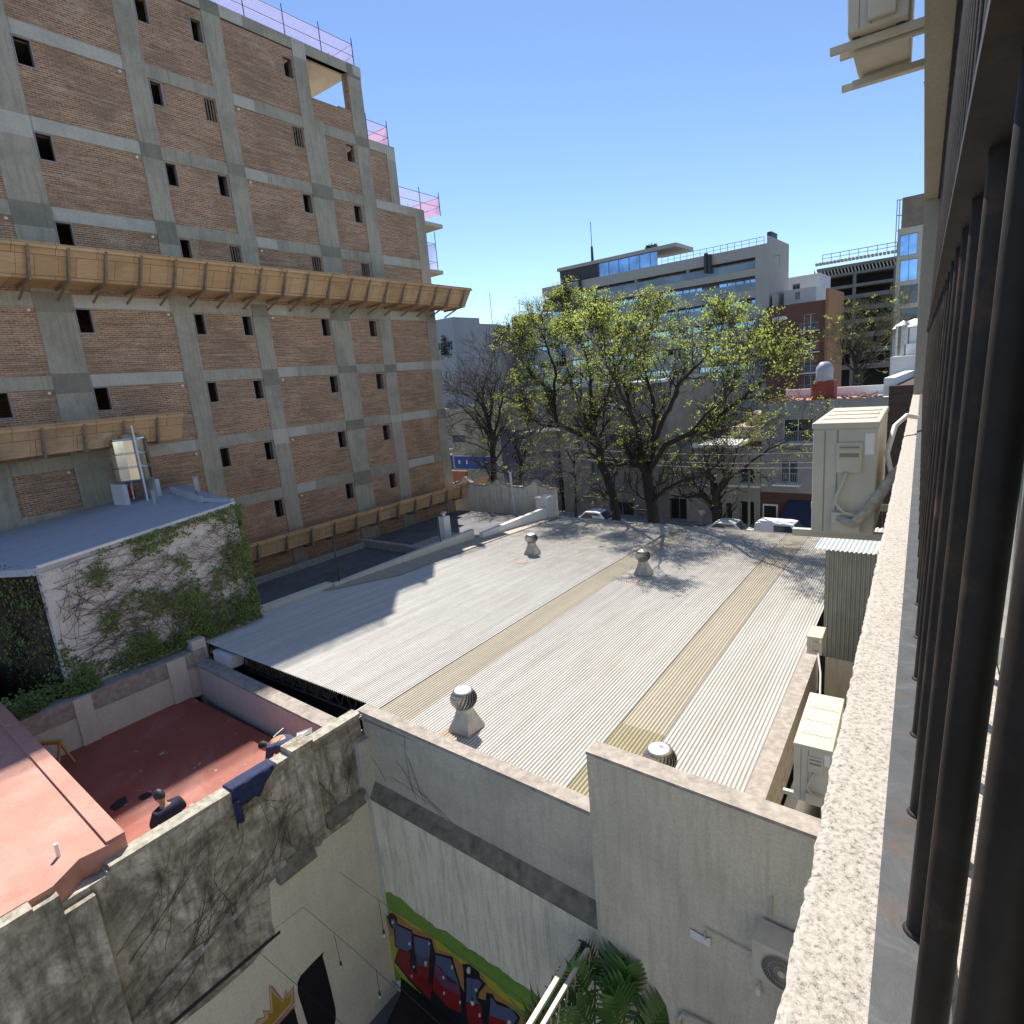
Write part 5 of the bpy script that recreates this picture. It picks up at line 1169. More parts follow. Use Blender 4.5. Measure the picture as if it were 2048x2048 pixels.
q = MB(fB); zz_ = za(1494, 972, d); q.box((aa(1376, 975, d), d-.10, zz_-.12), (aa(1521, 970, d), d+.0, zz_+.05)); q.box((aa(1376, 975, d), d-.06, G), (aa(1521, 970, d)-.02, d, zz_-.12)) if False else None; q.build('string_course', M['white'], ah)
q = MB(fB); zz_ = za(1430, 895, d); q.box((aa(1385, 890, d), d-.5, zz_), (aa(1475, 897, d), d+4, zz_+.28)); q.build('terrace_slab', M['white'], ah)
q = MB(fB); q.box((aa(1430, 870, d), d+4, zz_), (aa(1521, 870, d), d+8, zz_+1.3)); q.box((aa(1455, 850, d), d+5, zz_), (aa(1500, 850, d), d+8, zz_+2.4)); q.build('roof_room', plain('tan_render', (.50, .42, .29), .9, var=.15), ah)
bh = facade('balcony_house', 'grey white house with two dark railed balconies over a brick ground floor', d, aa(1522, 900, d), aa(1790, 900, d), za(1560, 985, d), za(1650, 799, d), 12, stained('grey_white_render', (.42, .42, .41), (.30, .30, .29), 'xz', .3, .6, .3, 8, .1) if False else plain('greyish_white', (.29, .285, .27), .9, var=.15, scale=.7),
       [(aa(1560, 940, d), aa(1595, 940, d), za(1578, 966, d), za(1578, 922, d), 'b'), (aa(1566, 850, d), aa(1625, 850, d), za(1590, 884, d), za(1590, 838, d), 'b')], rec=.3)
q = MB(fB); q.box((aa(1522, 900, d), d-.02, G), (aa(1790, 900, d), d+12, za(1560, 985, d))); q.build('brick_base', brickmat('dark_shop_brick', 'xz', (.11, .05, .035), (.08, .04, .03), (.09, .06, .045), bw=.25, bh=.08, amt=.3, dirt=(.06, .04, .03)), bh)
q = MB(fB); q.box((aa(1526, 1030, d), d-.10, G), (aa(1556, 1030, d), d-.03, za(1540, 1008, d))); q.build('door_frame', M['white'], bh)
q = MB(fB); q.box((aa(1529, 1030, d), d-.13, G), (aa(1553, 1030, d), d-.11, za(1540, 1011, d))); q.build('door', M['black'], bh)
q = MB(fB); z_ = za(1575, 998, d); q.prism([(aa(1578, 1000, d), d, z_), (aa(1565, 1000, d), d-2.0, z_-2.2), (aa(1565, 1000, d), d-2.0, z_-2.4), (aa(1578, 1000, d), d, z_-.1)], (6, 0, 0)); q.build('shop_awning', plain('navy_canvas', (.012, .018, .06), .8), bh)
q = MB(fB); q.box((aa(1565, 1000, d), d-2.06, z_-2.45), (aa(1565, 1000, d)+6, d-2.0, z_-2.2)); q.build('awning_edge', M['white'], bh)
zt = za(1650, 799, d); q = MB(fB); q.box((aa(1528, 800, d), d+.4, zt-.35), (aa(1700, 800, d), d+6, zt-.2)); q.build('tiled_roof_deck', plain('terracotta_tiles', (.50, .19, .12), .8, var=.3, scale=3), bh)
q = MB(fB); q.box((aa(1700, 800, d), d+.4, zt-.36), (aa(1785, 800, d), d+10, zt-.19)); q.box((aa(1530, 800, d), d+6.2, zt-.4), (aa(1785, 800, d), d+6.6, zt+.55)); q.build('roof_parapet', M['whitebld'], bh)
p = Bp(1648, 787, d+3); rp_ = plain('red_plinth', (.19, .05, .035), .8)
q = MB(fB); q.box((p.x-.8, p.y-.6, zt-.3), (p.x+.8, p.y+.8, p.z+1.0)); q.build('tank_plinth', rp_, label='red plinth under the small grey water tank on the tiled roof deck', cat='plinth')
MB().lathe([(.62, 0), (.64, .1), (.62, .5), (.64, .9), (.60, 1.1), (.35, 1.45), (.2, 1.5), (.0, 1.5)], fB((p.x, p.y, p.z+1.0)), 20).build('roof_water_tank', plain('grey_plastic', (.33, .36, .40), .5), smooth=True, label='small domed grey water tank on a red plinth above the balcony house', cat='water tank')
for k, (u, v) in enumerate(((1575, 790), (1590, 794), (1722, 788), (1745, 790))):
    c = fB(Bp(u, v, d+1.5)); c.z = zt-.2; q = MB(); rr_ = random.Random(k)
    for _ in range(14): o_ = c+Vector((rr_.gauss(0, .5), rr_.gauss(0, .3), abs(rr_.gauss(0, .15)))); q.bar(o_, o_+Vector((rr_.uniform(-.5, .5), rr_.uniform(-.3, .3), rr_.uniform(0, .25))), .12)
    q.build('rubble_pile', plain('rubble', (.30, .18, .13), .9, var=.5, scale=4), label=('rubble heap at the left end of the tiled roof deck', 'rubble heap just left of the red tank plinth', 'dark rubble heap right of the red plinth', 'brown rubble heap at the right end of the roof deck')[k], cat='rubble', group='rubble heaps on the tiled roof deck')
# ---- left distance
def lb(name, label, d, u0, u1, vt, mat, wins=(), depth=8):
    x0, x1, z1 = aa(u0, vt, d), aa(u1, vt, d), za((u0+u1)/2, vt, d)
    return facade(name, label, d, x0, x1, G, z1, depth, mat, [(aa(a, b, d), aa(c, b, d), za((a+c)/2, dd, d), za((a+c)/2, b, d), k) for a, b, c, dd, k in wins], rec=.2)
grv = stained('far_grey_render', (.36, .36, .35), (.27, .27, .26), 'xz', .3, .3, .4, 4, .05)
palefar = stained('pale_far_render', (.36, .37, .39), (.28, .28, .29), 'xz', .2, .3, .3, 4, .05)
lb('white_panel_block', 'pale panelled block with planted balconies right beside the brick corner', 90, 860, 905, 638, palefar, ((876, 686, 886, 700, 'w'), (894, 682, 904, 700, 'w'), (876, 712, 888, 720, 'w'), (894, 708, 904, 716, 'w'), (876, 742, 886, 760, 'w'), (890, 742, 903, 758, 'w')))
lb('grey_stepped_block', 'grey block with small windows and a single white framed window', 105, 905, 952, 651, grv, ((938, 695, 953-.5, 709, 's'), (936, 665, 941, 672, 'o'), (948, 665, 951, 672, 'o'), (942, 722, 955-3, 728, 'w')))
lb('pale_grey_block', 'plain pale grey block with a blank side wall in the left distance', 112, 952, 978, 652, grv)
lb('dark_grey_far_block', 'darker grey block half behind the leafy tree on the left', 120, 979, 1050, 668, stained('slate_render', (.23, .24, .26), (.19, .2, .21), 'xz', .1, .3, .3, 3, .03), ((1000, 688, 1004, 698, 'o'), (1003, 712, 1008, 722, 'o')))
lb('red_white_far_block', 'distant white building with a dark red corner band', 130, 1022, 1064, 630, palefar, ((1024, 636, 1032, 642, 'o'),))
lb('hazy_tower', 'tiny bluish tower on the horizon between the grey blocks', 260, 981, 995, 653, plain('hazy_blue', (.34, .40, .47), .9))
lb('tan_low_house', 'low tan house with a terrace behind the bare tree', 60, 895, 1000, 820, plain('tan_wall', (.38, .33, .22), .9, var=.3, scale=.6), ((905, 870, 930, 885, 'w'),))
bush('balcony_plant', fB(Bp(889, 700, 89.5))-Vector((0, 0, 1)), 1.5, 260, dkleaf, 'dark trailing plant on the pale panelled block', sq=(.6, .5, 2.6))
for (u, v, dd, h, lb_) in ((984, 640, 150, 8, 'thin lattice antenna on the horizon left of the leafy tree'), (1040, 628, 130, 3.5, 'small roof antenna on the red and white building')):
    p = fB(Bp(u, v, dd)); MB().tube([p-Vector((0, 0, 3)), p+Vector((0, 0, h))], .1, 5).build('antenna', M['frame'], label=lb_, cat='antenna')
# blue sign board, orange site block
p0, p1 = Bp(908, 912, 46), Bp(975, 932, 46)
sg = empty('blue_sign', fB(p0), 'long blue hoarding sign with white marks beyond the brick corner', 'sign')
q = MB(fB); q.box((p0.x, 46, p1.z-.35), (p1.x+1.2, 46.15, p0.z)); q.build('board', plain('sign_blue', (.015, .06, .27), .5), sg)
q = MB(fB); x = p0.x+.6; rs = random.Random(4)
for k in range(2): q.box((x, 45.985, p1.z+.15), (x+.22, 45.995, p1.z+.55)); x += 1.1
for k in range(8): q.box((x+1.0, 45.985, p1.z+.05), (x+1.06, 45.995, p1.z+.5)); q.box((x+1.1, 45.985, p1.z+.05+.3*(k % 2)), (x+1.26, 45.995, p1.z+.15+.3*(k % 2))); x += .38
q.build('lettering', M['white'], sg)
q = MB(fB); a_, b_ = Bp(903, 935, 40), Bp(935, 965, 40); q.box((a_.x, 40, G), (b_.x, 40.2, a_.z-.3)); q.build('brick_hoarding', plain('orange_hoarding', (.38, .15, .09), .85, var=.2), label='orange brick site hoarding below the blue sign', cat='hoarding')
# ---- neighbouring building on our side of the street: dark brick shaft and white rooftop
d = 28.
nb = empty('dark_brick_neighbour', W(-2.8, d, G), 'dark brown brick building edge rising between the air conditioner and the near facade', 'building')
dbk = brickmat('dark_brown_brick', 'xz', (.10, .055, .04), (.07, .04, .03), (.06, .045, .035), bw=.25, bh=.08, amt=.3, dirt=(.04, .03, .025))
q = MB(fB); q.box((aa(1777, 800, d), d, G), (2, d+8, za(1800, 771, d))); q.build('brick_shaft', dbk, nb)
wr = empty('white_roof_house', W(-2.8, 34, -1.5), 'bright white rooftop room with a round tank housing above the dark brick shaft', 'building')
q = MB(fB); q.box((aa(1781, 715, 36), 36, G), (2, 42, za(1800, 713, 36))); q.build('white_room', M['white'], wr)
q = MB(fB); q.box((aa(1778, 760, 30), 28.5, -1.9), (aa(1800, 760, 30), 36, za(1790, 752, 30))); q.build('white_stair', M['white'], wr)
q = MB(fB); q.box((aa(1812, 690, 37), 37, za(1812, 712, 37)), (2, 39, za(1812, 688, 37))); q.box((aa(1812, 690, 37)+.1, 37.2, za(1812, 688, 37)), (2, 38.8, za(1820, 655, 37))); q.build('tank_housing', M['white'], wr)
c = fB((aa(1830, 650, 38), 38, za(1820, 655, 38))); MB().lathe([(1.0, 0), (.9, .1), (.05, .42)], c, 20).build('tank_lid', M['white'], wr)
MB().lathe([(.35, 0), (.35, 1.5), (.42, 1.52), (.05, 1.75)], fB((aa(1806, 690, 37.5), 37.5, za(1806, 712, 37.5))), 14).build('flue', M['steel'], wr)
# distance filler: low city skyline behind everything
rc = random.Random(31)
for k in range(8):
    dd = rc.uniform(150, 260); u = rc.uniform(880, 1830); a_ = aa(u, 700, dd); h = rc.uniform(-6, -1)
    q = MB(fB); wdt = rc.uniform(8, 18); q.box((a_-wdt/2, dd, G), (a_+wdt/2, dd+14, h)); q.box((a_-1.5, dd+3, h), (a_+1.5, dd+6, h+2))
    q.build('distant_house', grv if k % 3 else M['whitebld'], label='low house far behind the street, hidden by nearer blocks', cat='building', group='far low houses behind the street')

# ================================================================ TREES
barkd = plain('dark_bark', (.036, .029, .022), .95, var=.4, scale=6, bump=.6, bscale=20)
barkg = plain('grey_twig_bark', (.10, .088, .075), .95, var=.3, scale=6)
def leafmat():
    t = NT('young_leaf'); v = t.coord(); n = t.noise(v, .9, 4); c = t.ramp(n, [(.3, (.25, .31, .065)), (.7, (.42, .48, .13))]); t.col(c); t.b.inputs['Roughness'].default_value = .55
    tl = t.n('ShaderNodeBsdfTranslucent'); t.l(t.mix(1.0, c, (1.5, 1.5, .9), 'MULTIPLY'), tl.inputs[0]); mx = t.n('ShaderNodeMixShader'); mx.inputs[0].default_value = .5
    t.l(t.b.outputs[0], mx.inputs[1]); t.l(tl.outputs[0], mx.inputs[2]); t.l(mx.outputs[0], t.t.nodes['Material Output'].inputs[0]); return t.m
yleaf = leafmat()
class Tree:
    def __init__(s, seed): s.r = random.Random(seed); s.wood = MB(); s.twig = MB(); s.leaf = MB(); s.nl = 0
    def rdir(s, d, ang):
        p = Vector((s.r.gauss(0, 1), s.r.gauss(0, 1), s.r.gauss(0, 1))).cross(d)
        if p.length < .01: p = Vector((1, 0, 0))
        return (d*math.cos(ang)+p.normalized()*math.sin(ang)).normalized()
    def leaves(s, p, n, spread, ls, prob):
        if s.r.random() > prob: return
        for _ in range(n):
            q = p+Vector((s.r.gauss(0, spread), s.r.gauss(0, spread), s.r.gauss(-.03, spread*.7)))
            nr = Vector((s.r.gauss(0, 1), s.r.gauss(0, 1), s.r.gauss(0, 1)+.6)).normalized(); x = s.rdir(nr, math.pi/2); y = nr.cross(x); l = ls*s.r.uniform(.6, 1.3)
            s.leaf.face([q-x*l, q-y*l*.45, q+x*l, q+y*l*.45]); s.nl += 1
    def twigs(s, p, d, n, ln, wd, leafp, ls):
        for _ in range(n):
            dd = s.rdir(d, s.r.uniform(.2, .9)); a = p; pts = [p]
            for k in range(3): dd = s.rdir(dd, .28)+Vector((0, 0, s.up_)); dd.normalize(); a = a+dd*ln/3*s.r.uniform(.7, 1.2); pts.append(a)
            s.twig.tube(pts, [wd, wd*.8, wd*.6, wd*.35], 3, cap=False)
            if leafp: s.leaves(a, s.r.randint(8, 14), .11, ls, leafp); s.leaves(pts[2], s.r.randint(1, 3), .10, ls, leafp*.6)
    def branch(s, p, d, ln, rad, depth, leafp, ls):
        n = 3; pts = [p]; rr_ = [rad]; a = p; dd = d
        for k in range(n):
            dd = s.rdir(dd, s.r.uniform(.05, .26)) + Vector((0, 0, s.up_)); dd.normalize(); a = a+dd*ln/n; pts.append(a); rr_.append(rad*(1-.35*(k+1)/n))
            if depth <= 3 and s.r.random() < .30: s.twigs(a, dd, 1, ln*.5+.2, .013, leafp*s.lp(a), ls)
        (s.wood if rad > .03 else s.twig).tube(pts, rr_, 7 if rad > .1 else (5 if rad > .03 else 3), cap=False)
        if depth == 0: s.twigs(a, dd, 2, .70, .010, leafp*s.lp(a), ls); return
        kids = 2 if s.r.random() < .75 else 3
        for k in range(kids):
            s.branch(a, s.rdir(dd, s.r.uniform(.25, .75)), ln*s.r.uniform(.68, .92), rad*.62*s.r.uniform(.85, 1.1), depth-1, leafp, ls)
        if s.r.random() < .5: s.branch(pts[2], s.rdir(dd, s.r.uniform(.6, 1.1)), ln*.6, rad*.45, max(0, depth-2), leafp, ls)
    up_ = .06
    def lp(s, p): return 1
def guide(pts, d):   # photograph points followed in the tree's own plane; (u, v, extra depth)
    return [fB(Bp(u, v, d+(x[0] if x else 0))) for u, v, *x in pts]
def make_tree(name, label, base, guides, depth, ln, leafp, ls, seed, lpf=None, up_=.06, spawn=.9, group='street trees', start=.35, bark=None, twigm=None):
    T = Tree(seed); T.up_ = up_
    if lpf: T.lp = lpf
    e = empty(name, base, label, 'tree', group)
    for g, r0_, r1_ in guides:
        pts = []
        for a, b in zip(g, g[1:]):
            for k in range(3): pts.append(a.lerp(b, k/3)+Vector((T.r.gauss(0, .03), T.r.gauss(0, .03), 0))*(1 if (k or pts) else 0))
        pts.append(g[-1]); n = len(pts)
        T.wood.tube(pts, [r0_+(r1_-r0_)*i/(n-1) for i in range(n)], 9, cap=False)
        for i in range(int(n*start), n):
            if T.r.random() < spawn:
                dd = (pts[i]-pts[i-1]).normalized(); rr_ = r0_+(r1_-r0_)*i/(n-1)
                T.branch(pts[i], T.rdir(dd, T.r.uniform(.5, 1.1)), ln*T.r.uniform(.7, 1.1), min(rr_*.5, .09), depth-1, leafp, ls)
        dd = (pts[-1]-pts[-2]).normalized()
        for k in range(3): T.branch(pts[-1], T.rdir(dd, T.r.uniform(.2, .6)), ln, r1_*.75, depth, leafp, ls)
    T.wood.build('trunk', bark or barkd, e, smooth=True); T.twig.build('twigs', twigm or barkd, e, kind=None)
    if T.nl: T.leaf.build('crown', yleaf, e)
    print(name, 'faces', len(T.wood.f), len(T.twig.f), len(T.leaf.f)); return e
D1 = 30.6
def lp_main(p): return max(.15, min(1, .35+.13*(p.z+3.0)))
B0 = fB(Bp(1308, 1035, D1)); B0.z = G
gs = [([B0, *guide([(1306, 1035), (1300, 985), (1292, 945)], D1)], .40, .27),
      (guide([(1292, 945), (1285, 915), (1277, 866), (1261, 823), (1256, 790), (1235, 740, -1), (1205, 700, -2)], D1), .17, .045),
      (guide([(1296, 955), (1306, 912, .5), (1304, 880, .8), (1311, 838, 1), (1303, 790, 1), (1285, 730, 1), (1290, 690, 1)], D1), .18, .045),
      (guide([(1306, 895, .6), (1325, 845, 0), (1348, 800, -1), (1360, 765, -1.5), (1390, 735, -2), (1410, 715, -2)], D1), .155, .045),
      (guide([(1303, 935), (1330, 890, -1), (1380, 868, -2), (1430, 838, -3), (1480, 800, -3.5), (1505, 782, -4), (1520, 770, -4)], D1), .16, .04),
      (guide([(1303, 1010), (1330, 980, -.5), (1365, 960, -1.5), (1400, 952, -2.5), (1435, 930, -3)], D1), .12, .035),
      (guide([(1311, 838, 1), (1335, 790, 3), (1350, 745, 4), (1350, 705, 5)], D1), .10, .035),
      (guide([(1277, 866), (1250, 800, -3), (1230, 760, -5), (1215, 735, -6)], D1), .10, .035),
      (guide([(1380, 868, -2), (1410, 830, -4.5), (1440, 805, -5), (1460, 785, -5.5)], D1), .09, .035)]
make_tree('street_tree', 'large many-limbed tree with fresh yellow green leaves, its shadow on the corrugated roof', B0, gs, 4, .72, .32, .056, 5, lp_main)
D2 = 31.0
B1 = fB(Bp(1234, 1035, D2)); B1.z = G
gs = [([B1, *guide([(1232, 1026), (1224, 983), (1206, 932), (1198, 896)], D2)], .30, .22),
      (guide([(1198, 896), (1187, 867), (1190, 838), (1183, 794), (1180, 740), (1165, 690), (1150, 655)], D2), .16, .045),
      (guide([(1193, 890), (1161, 870), (1132, 855), (1113, 847), (1108, 805), (1112, 750), (1100, 705), (1090, 680)], D2), .19, .045),
      (guide([(1112, 790), (1085, 770, -1), (1060, 745, -1.5), (1045, 725, -2)], D2), .11, .04),
      (guide([(1187, 867), (1160, 810, 2), (1140, 760, 3), (1130, 720, 3)], D2), .13, .05),
      (guide([(1190, 838), (1215, 790, -2), (1230, 740, -3)], D2), .11, .05),
      (guide([(1132, 855), (1085, 850, 0), (1060, 835, 0), (1050, 810, -1)], D2), .11, .04)]
make_tree('street_tree', 'leafy tree left of the large one, one thick limb bending left', B1, gs, 4, .68, .26, .054, 9, lp_main)
D3 = 32.0
B2 = fB(Bp(990, 970, D3)); B2.z = G
gs = [([B2, *guide([(989, 970), (986, 920), (984, 880), (978, 845)], D3)], .26, .16),
      (guide([(978, 845), (965, 800), (968, 770)], D3), .11, .04), (guide([(984, 880), (1000, 830), (1005, 790)], D3), .11, .04), (guide([(984, 870), (950, 840), (925, 815)], D3), .10, .04),
      (guide([(986, 905), (955, 890), (925, 880)], D3), .07, .03), (guide([(986, 930), (1010, 890), (1035, 860)], D3), .08, .03)]
make_tree('street_tree', 'leafless grey twigged tree directly beyond the curved white wall', B2, gs, 4, 1.1, 0, .1, 13, twigm=barkg, start=.2, spawn=1, up_=.03)
B3 = fB(Bp(1045, 975, 33)); B3.z = G
gs = [([B3, *guide([(1040, 960), (1045, 920), (1062, 880)], 33)], .22, .12), (guide([(1062, 880), (1075, 850), (1090, 830)], 33), .10, .04), (guide([(1043, 930), (1030, 890), (1015, 870)], 33), .09, .03)]
make_tree('street_tree', 'dark leaning bare trunk against the dark blue grey building', B3, gs, 3, 1.1, .1, .09, 17, twigm=barkg, up_=.03)
D4 = 47.6
B4 = fB(Bp(1437, 1060, D4)); B4.z = G
gs = [([B4, *guide([(1436, 1055), (1431, 1015)], D4)], .45, .35), (guide([(1431, 1015), (1410, 990), (1392, 972), (1370, 960)], D4), .2, .06), (guide([(1431, 1015), (1425, 980), (1418, 955)], D4), .18, .05),
      (guide([(1433, 1015), (1438, 985), (1460, 955), (1500, 925), (1540, 897), (1580, 880)], D4), .2, .04), (guide([(1460, 955), (1470, 920), (1478, 890)], D4), .09, .03)]
make_tree('street_tree', 'smaller gnarled tree in front of the arched window house with long bare branches', B4, gs, 3, 1.4, .15, .07, 19, up_=.02)
D5 = 62
B5 = fB(Bp(1712, 780, D5)); B5.z = G
gs = [([B5, *guide([(1715, 790), (1712, 740)], D5)], .3, .2), (guide([(1712, 740), (1700, 700), (1705, 670)], D5), .12, .05), (guide([(1712, 745), (1735, 715), (1750, 700)], D5), .12, .05), (guide([(1712, 745), (1690, 725), (1685, 700)], D5), .1, .05), (guide([(1730, 700), (1755, 660), (1770, 640)], D5), .08, .04)]
make_tree('street_tree', 'half bare greenish tree in front of the dark unfinished block', B5, gs, 4, .8, .012, .10, 23, lambda p: 1, twigm=plain('greenish_twig', (.14, .13, .07), .9, var=.3))
# low bare suckers by the end of the curved wall
B6 = fB(Bp(1150, 1010, 30)); B6.z = G
gs = [([B6, *guide([(1152, 1010), (1150, 960), (1148, 930)], 30)], .10, .05), (guide([(1148, 950), (1125, 940), (1110, 945)], 30), .04, .02), (guide([(1148, 930), (1137, 905), (1130, 900)], 30), .04, .02), (guide([(1120, 990), (1118, 950), (1100, 930), (1070, 938)], 30), .05, .015)]
make_tree('street_tree', 'small pruned tree with pale drooping twigs beside the wall pier', B6, gs, 3, .8, .05, .07, 29, up_=-.06, twigm=plain('pale_twig', (.33, .29, .24), .9))

# ================================================================ CARS, POLES, WIRES, PEDESTRIAN
def car(label, a, d, colr, L=4.3, Wd=1.75, H=1.45, van=False, flip=1):
    mt = plain('car_paint_%d_%d' % (int(colr[0]*99), int(colr[2]*99)), colr, .25, 0, var=.02, spec=.8); z0 = G-.14
    e = empty('parked_car', W(a, d, z0), label, 'van' if van else 'car', 'vehicles parked along the far kerb')
    T = lambda p: W(a+flip*p[0], d+p[1], z0+p[2])
    if van: prof = [(-.5, .30), (-.5, .8), (-.49, .95), (-.46, .98), (-.36, 1.0)]; low = [(-.5, .28), (.5, .28), (.5, .48), (.46, .58), (.28, .64), (.20, .68), (.10, .97), (.02, 1.0), (-.42, 1.0), (-.48, .95), (-.5, .6)]
    else: low = [(-.5, .22), (.5, .22), (.505, .42), (.47, .52), (.28, .60), (.22, .63), (.08, .96), (-.02, 1.0), (-.26, .98), (-.40, .68), (-.48, .64), (-.5, .5)]
    q = MB(T); n = len(low); xs = [x*L for x, z in low]; zs = [z*H for x, z in low]
    sec = []
    for sy, sh, ins in ((-.5, 1, .0), (-.46, 1, .0), (0, 1, 0), (.46, 1, 0), (.5, 1, 0)):
        pts = []
        for x, z in zip(xs, zs):
            hh = max(0, (z/H-.6)/.4); y = sy*Wd*(1-.16*hh); edge = abs(sy) == .5
            pts.append(q.vert((x*(.985 if edge else 1), y, z-(.05*hh if edge else 0)+(0.01 if sy == 0 else 0)*hh*3)))
        sec.append(pts)
    for A, Bq in zip(sec, sec[1:]):
        for i in range(n): q.f.append([A[i], A[(i+1) % n], Bq[(i+1) % n], Bq[i]]); q.m.append(0)
    q.f.append(sec[0][::-1]); q.f.append(sec[-1]); q.m += [0, 0]; q.build('body', mt, e, smooth=False, bevel=.03)
    g = MB(T); i = 4 if van else 5
    fx, fz = xs[5], zs[5]; tx, tz = xs[6], zs[6]
    g.prism([(fx-.02, -Wd*.40, fz+.04), (fx-.02, Wd*.40, fz+.04), (tx+.02, Wd*.36, tz-.04), (tx+.02, -Wd*.36, tz-.04)], (.03, 0, .02)); g.build('windscreen', M['glass'], e)
    for sy in (-1, 1):
        g = MB(T); y = sy*Wd*.5*.93
        if van: pts = [(fx-.25, y*1.03, zs[4]+.05), (tx-.15, y*.95, H*.92), (tx-1.3, y*.95, H*.92), (tx-1.3, y*1.03, zs[4]+.05)]
        else: pts = [(fx-.2, y*1.02, H*.64), (tx-.1, y*.91, H*.92), (xs[8]+.1, y*.91, H*.92), (xs[9]+.15, y*1.02, H*.70)]
        g.prism(pts, (0, .02*sy, 0)); g.build('side_window', M['glass'], e)
        for x in (.31, -.31):
            g = MB(T); r_ = .32; g.prism([(x*L+r_*math.cos(t*math.pi/9), sy*Wd*.5-.12*(sy > 0), r_+r_*math.sin(t*math.pi/9)) for t in range(18)], (0, .13, 0) if True else 0); wh_ = g.build('wheel', M['dark'], e)
        g = MB(T); g.box((L*.485, sy*Wd*.28, H*.42), (L*.508, sy*Wd*.44, H*.50)); g.build('headlight', M['white'], e)
        g = MB(T); g.box((-L*.508, sy*Wd*.30, H*.45), (-L*.485, sy*Wd*.46, H*.58)); g.build('tail_light', plain('red_lens', (.4, .02, .02), .3), e)
    return e
p = Bp(1572, 1052, 46.2); car('white van with rounded roof parked before the brick ground floor', p.x+.2, 46.2, (.80, .80, .82), 4.6, 1.9, 2.05, True)
p = Bp(1465, 1060, 46.2); car('white car roof showing left of the van, over the roof edge', p.x, 46.3, (.72, .71, .68), 4.5, 1.75, 1.75)
p = Bp(1205, 1035, 46.2); car('silver car glinting behind the left trees', p.x, 45.8, (.62, .64, .68), 4.4, 1.75, 1.9)
p = Bp(1635, 1075, 46.2); car('pale blue car right of the white van, partly behind the enclosure', p.x+1.2, 44.6, (.22, .32, .48), 4.4, 1.75, 1.6)
def pole(u, d, vt, r_, label, mat):
    b = fB(Bp(u, 1060, d)); b.z = G; t = fB(Bp(u, vt, d)); t.x, t.y = b.x, b.y; return MB().tube([b, t], [r_, r_*.7], 10).build('street_pole', mat, label=label, cat='pole')
pole(1498, 47.9, 868, .11, 'thin greenish street pole in front of the arched window house', plain('green_grey_pole', (.16, .17, .12), .7))
for k, (u0, v0, u1, v1) in enumerate(((1130, 895, 1640, 905), (1130, 908, 1640, 925), (1130, 915, 1640, 936))):
    a, b = fB(Bp(u0, v0, 46)), fB(Bp(u1, v1, 46)); m = a.lerp(b, .5)-Vector((0, 0, .35)); MB().tube([a, a.lerp(m, .6)-Vector((0, 0, .1)), m, b.lerp(m, .6)-Vector((0, 0, .1)), b], .022, 4).build('overhead_cable', M['frame'], label=('highest of the three thin street cables behind the trees', 'middle one of the three thin street cables behind the trees', 'lowest of the three thin street cables behind the trees')[k], cat='cable', group='overhead street cables')
# pedestrian on the far pavement
pp_ = fB(Bp(1404, 1045, 49.6)); pp_.z = G
figure('person in white clothes and pink hat walking on the far pavement', pp_, dict(pelvis=(0, 0, .95), belly=(0, 0, 1.12), chest=(0, 0, 1.32), neck=(0, 0, 1.48), headb=(0, -.01, 1.55), shl=(-.19, 0, 1.40), ell=(-.24, .03, 1.14), wrl=(-.22, -.08, .92), shr=(.19, 0, 1.40), elr=(.24, -.03, 1.14), wrr=(.22, .1, .92),
    hipl=(-.09, 0, .92), knl=(-.10, -.1, .5), anl=(-.1, .02, .09), tol=(-.1, -.1, .03), hipr=(.09, 0, .92), knr=(.1, .1, .5), anr=(.1, .25, .12), tor=(.1, .13, .03)), plain('white_cloth', (.6, .6, .58), .9), (0, -1, 0), (0, 0, 1), plain('pink_hat', (.6, .08, .12), .7), plain('pale_trousers', (.4, .39, .37), .9))

# ================================================================ COURT THINGS
# openwork screen of white bars
scn = empty('white_bar_screen', PX(1204, 1851, -4.4), 'pair of white metal beams running along the top of an openwork screen', 'screen')
t0 = Vector((-4.42, 6.6, -8.95)); t1 = Vector((-4.42, .5, -9.25))
MB().bar(t0, t1, .07, .06).build('top_beam', M['cream_metal'], scn); MB().bar(t0+Vector((.16, 0, -.02)), t1+Vector((.16, 0, -.02)), .06, .06).build('top_beam', M['cream_metal'], scn)
q = MB()
for i in range(26):
    a = t0.lerp(t1, i/26)+Vector((.2, 0, -.05)); b = t0.lerp(t1, min(1, (i+1.6)/26))+Vector((.2, 0, -1.2)); q.bar(a, b, .025, .012); a2 = t0.lerp(t1, i/26)+Vector((.2, 0, -1.2)); b2 = t0.lerp(t1, min(1, (i+1.6)/26))+Vector((.2, 0, -.05)); q.bar(a2+Vector((.02, 0, 0)), b2+Vector((.02, 0, 0)), .025, .012)
q.build('lattice', M['cream_metal'], scn)
q = MB(); q.box((-4.45, 6.58, -9.04), (-4.25, 6.64, -8.93)); q.build('end_bracket', M['dark'], scn)
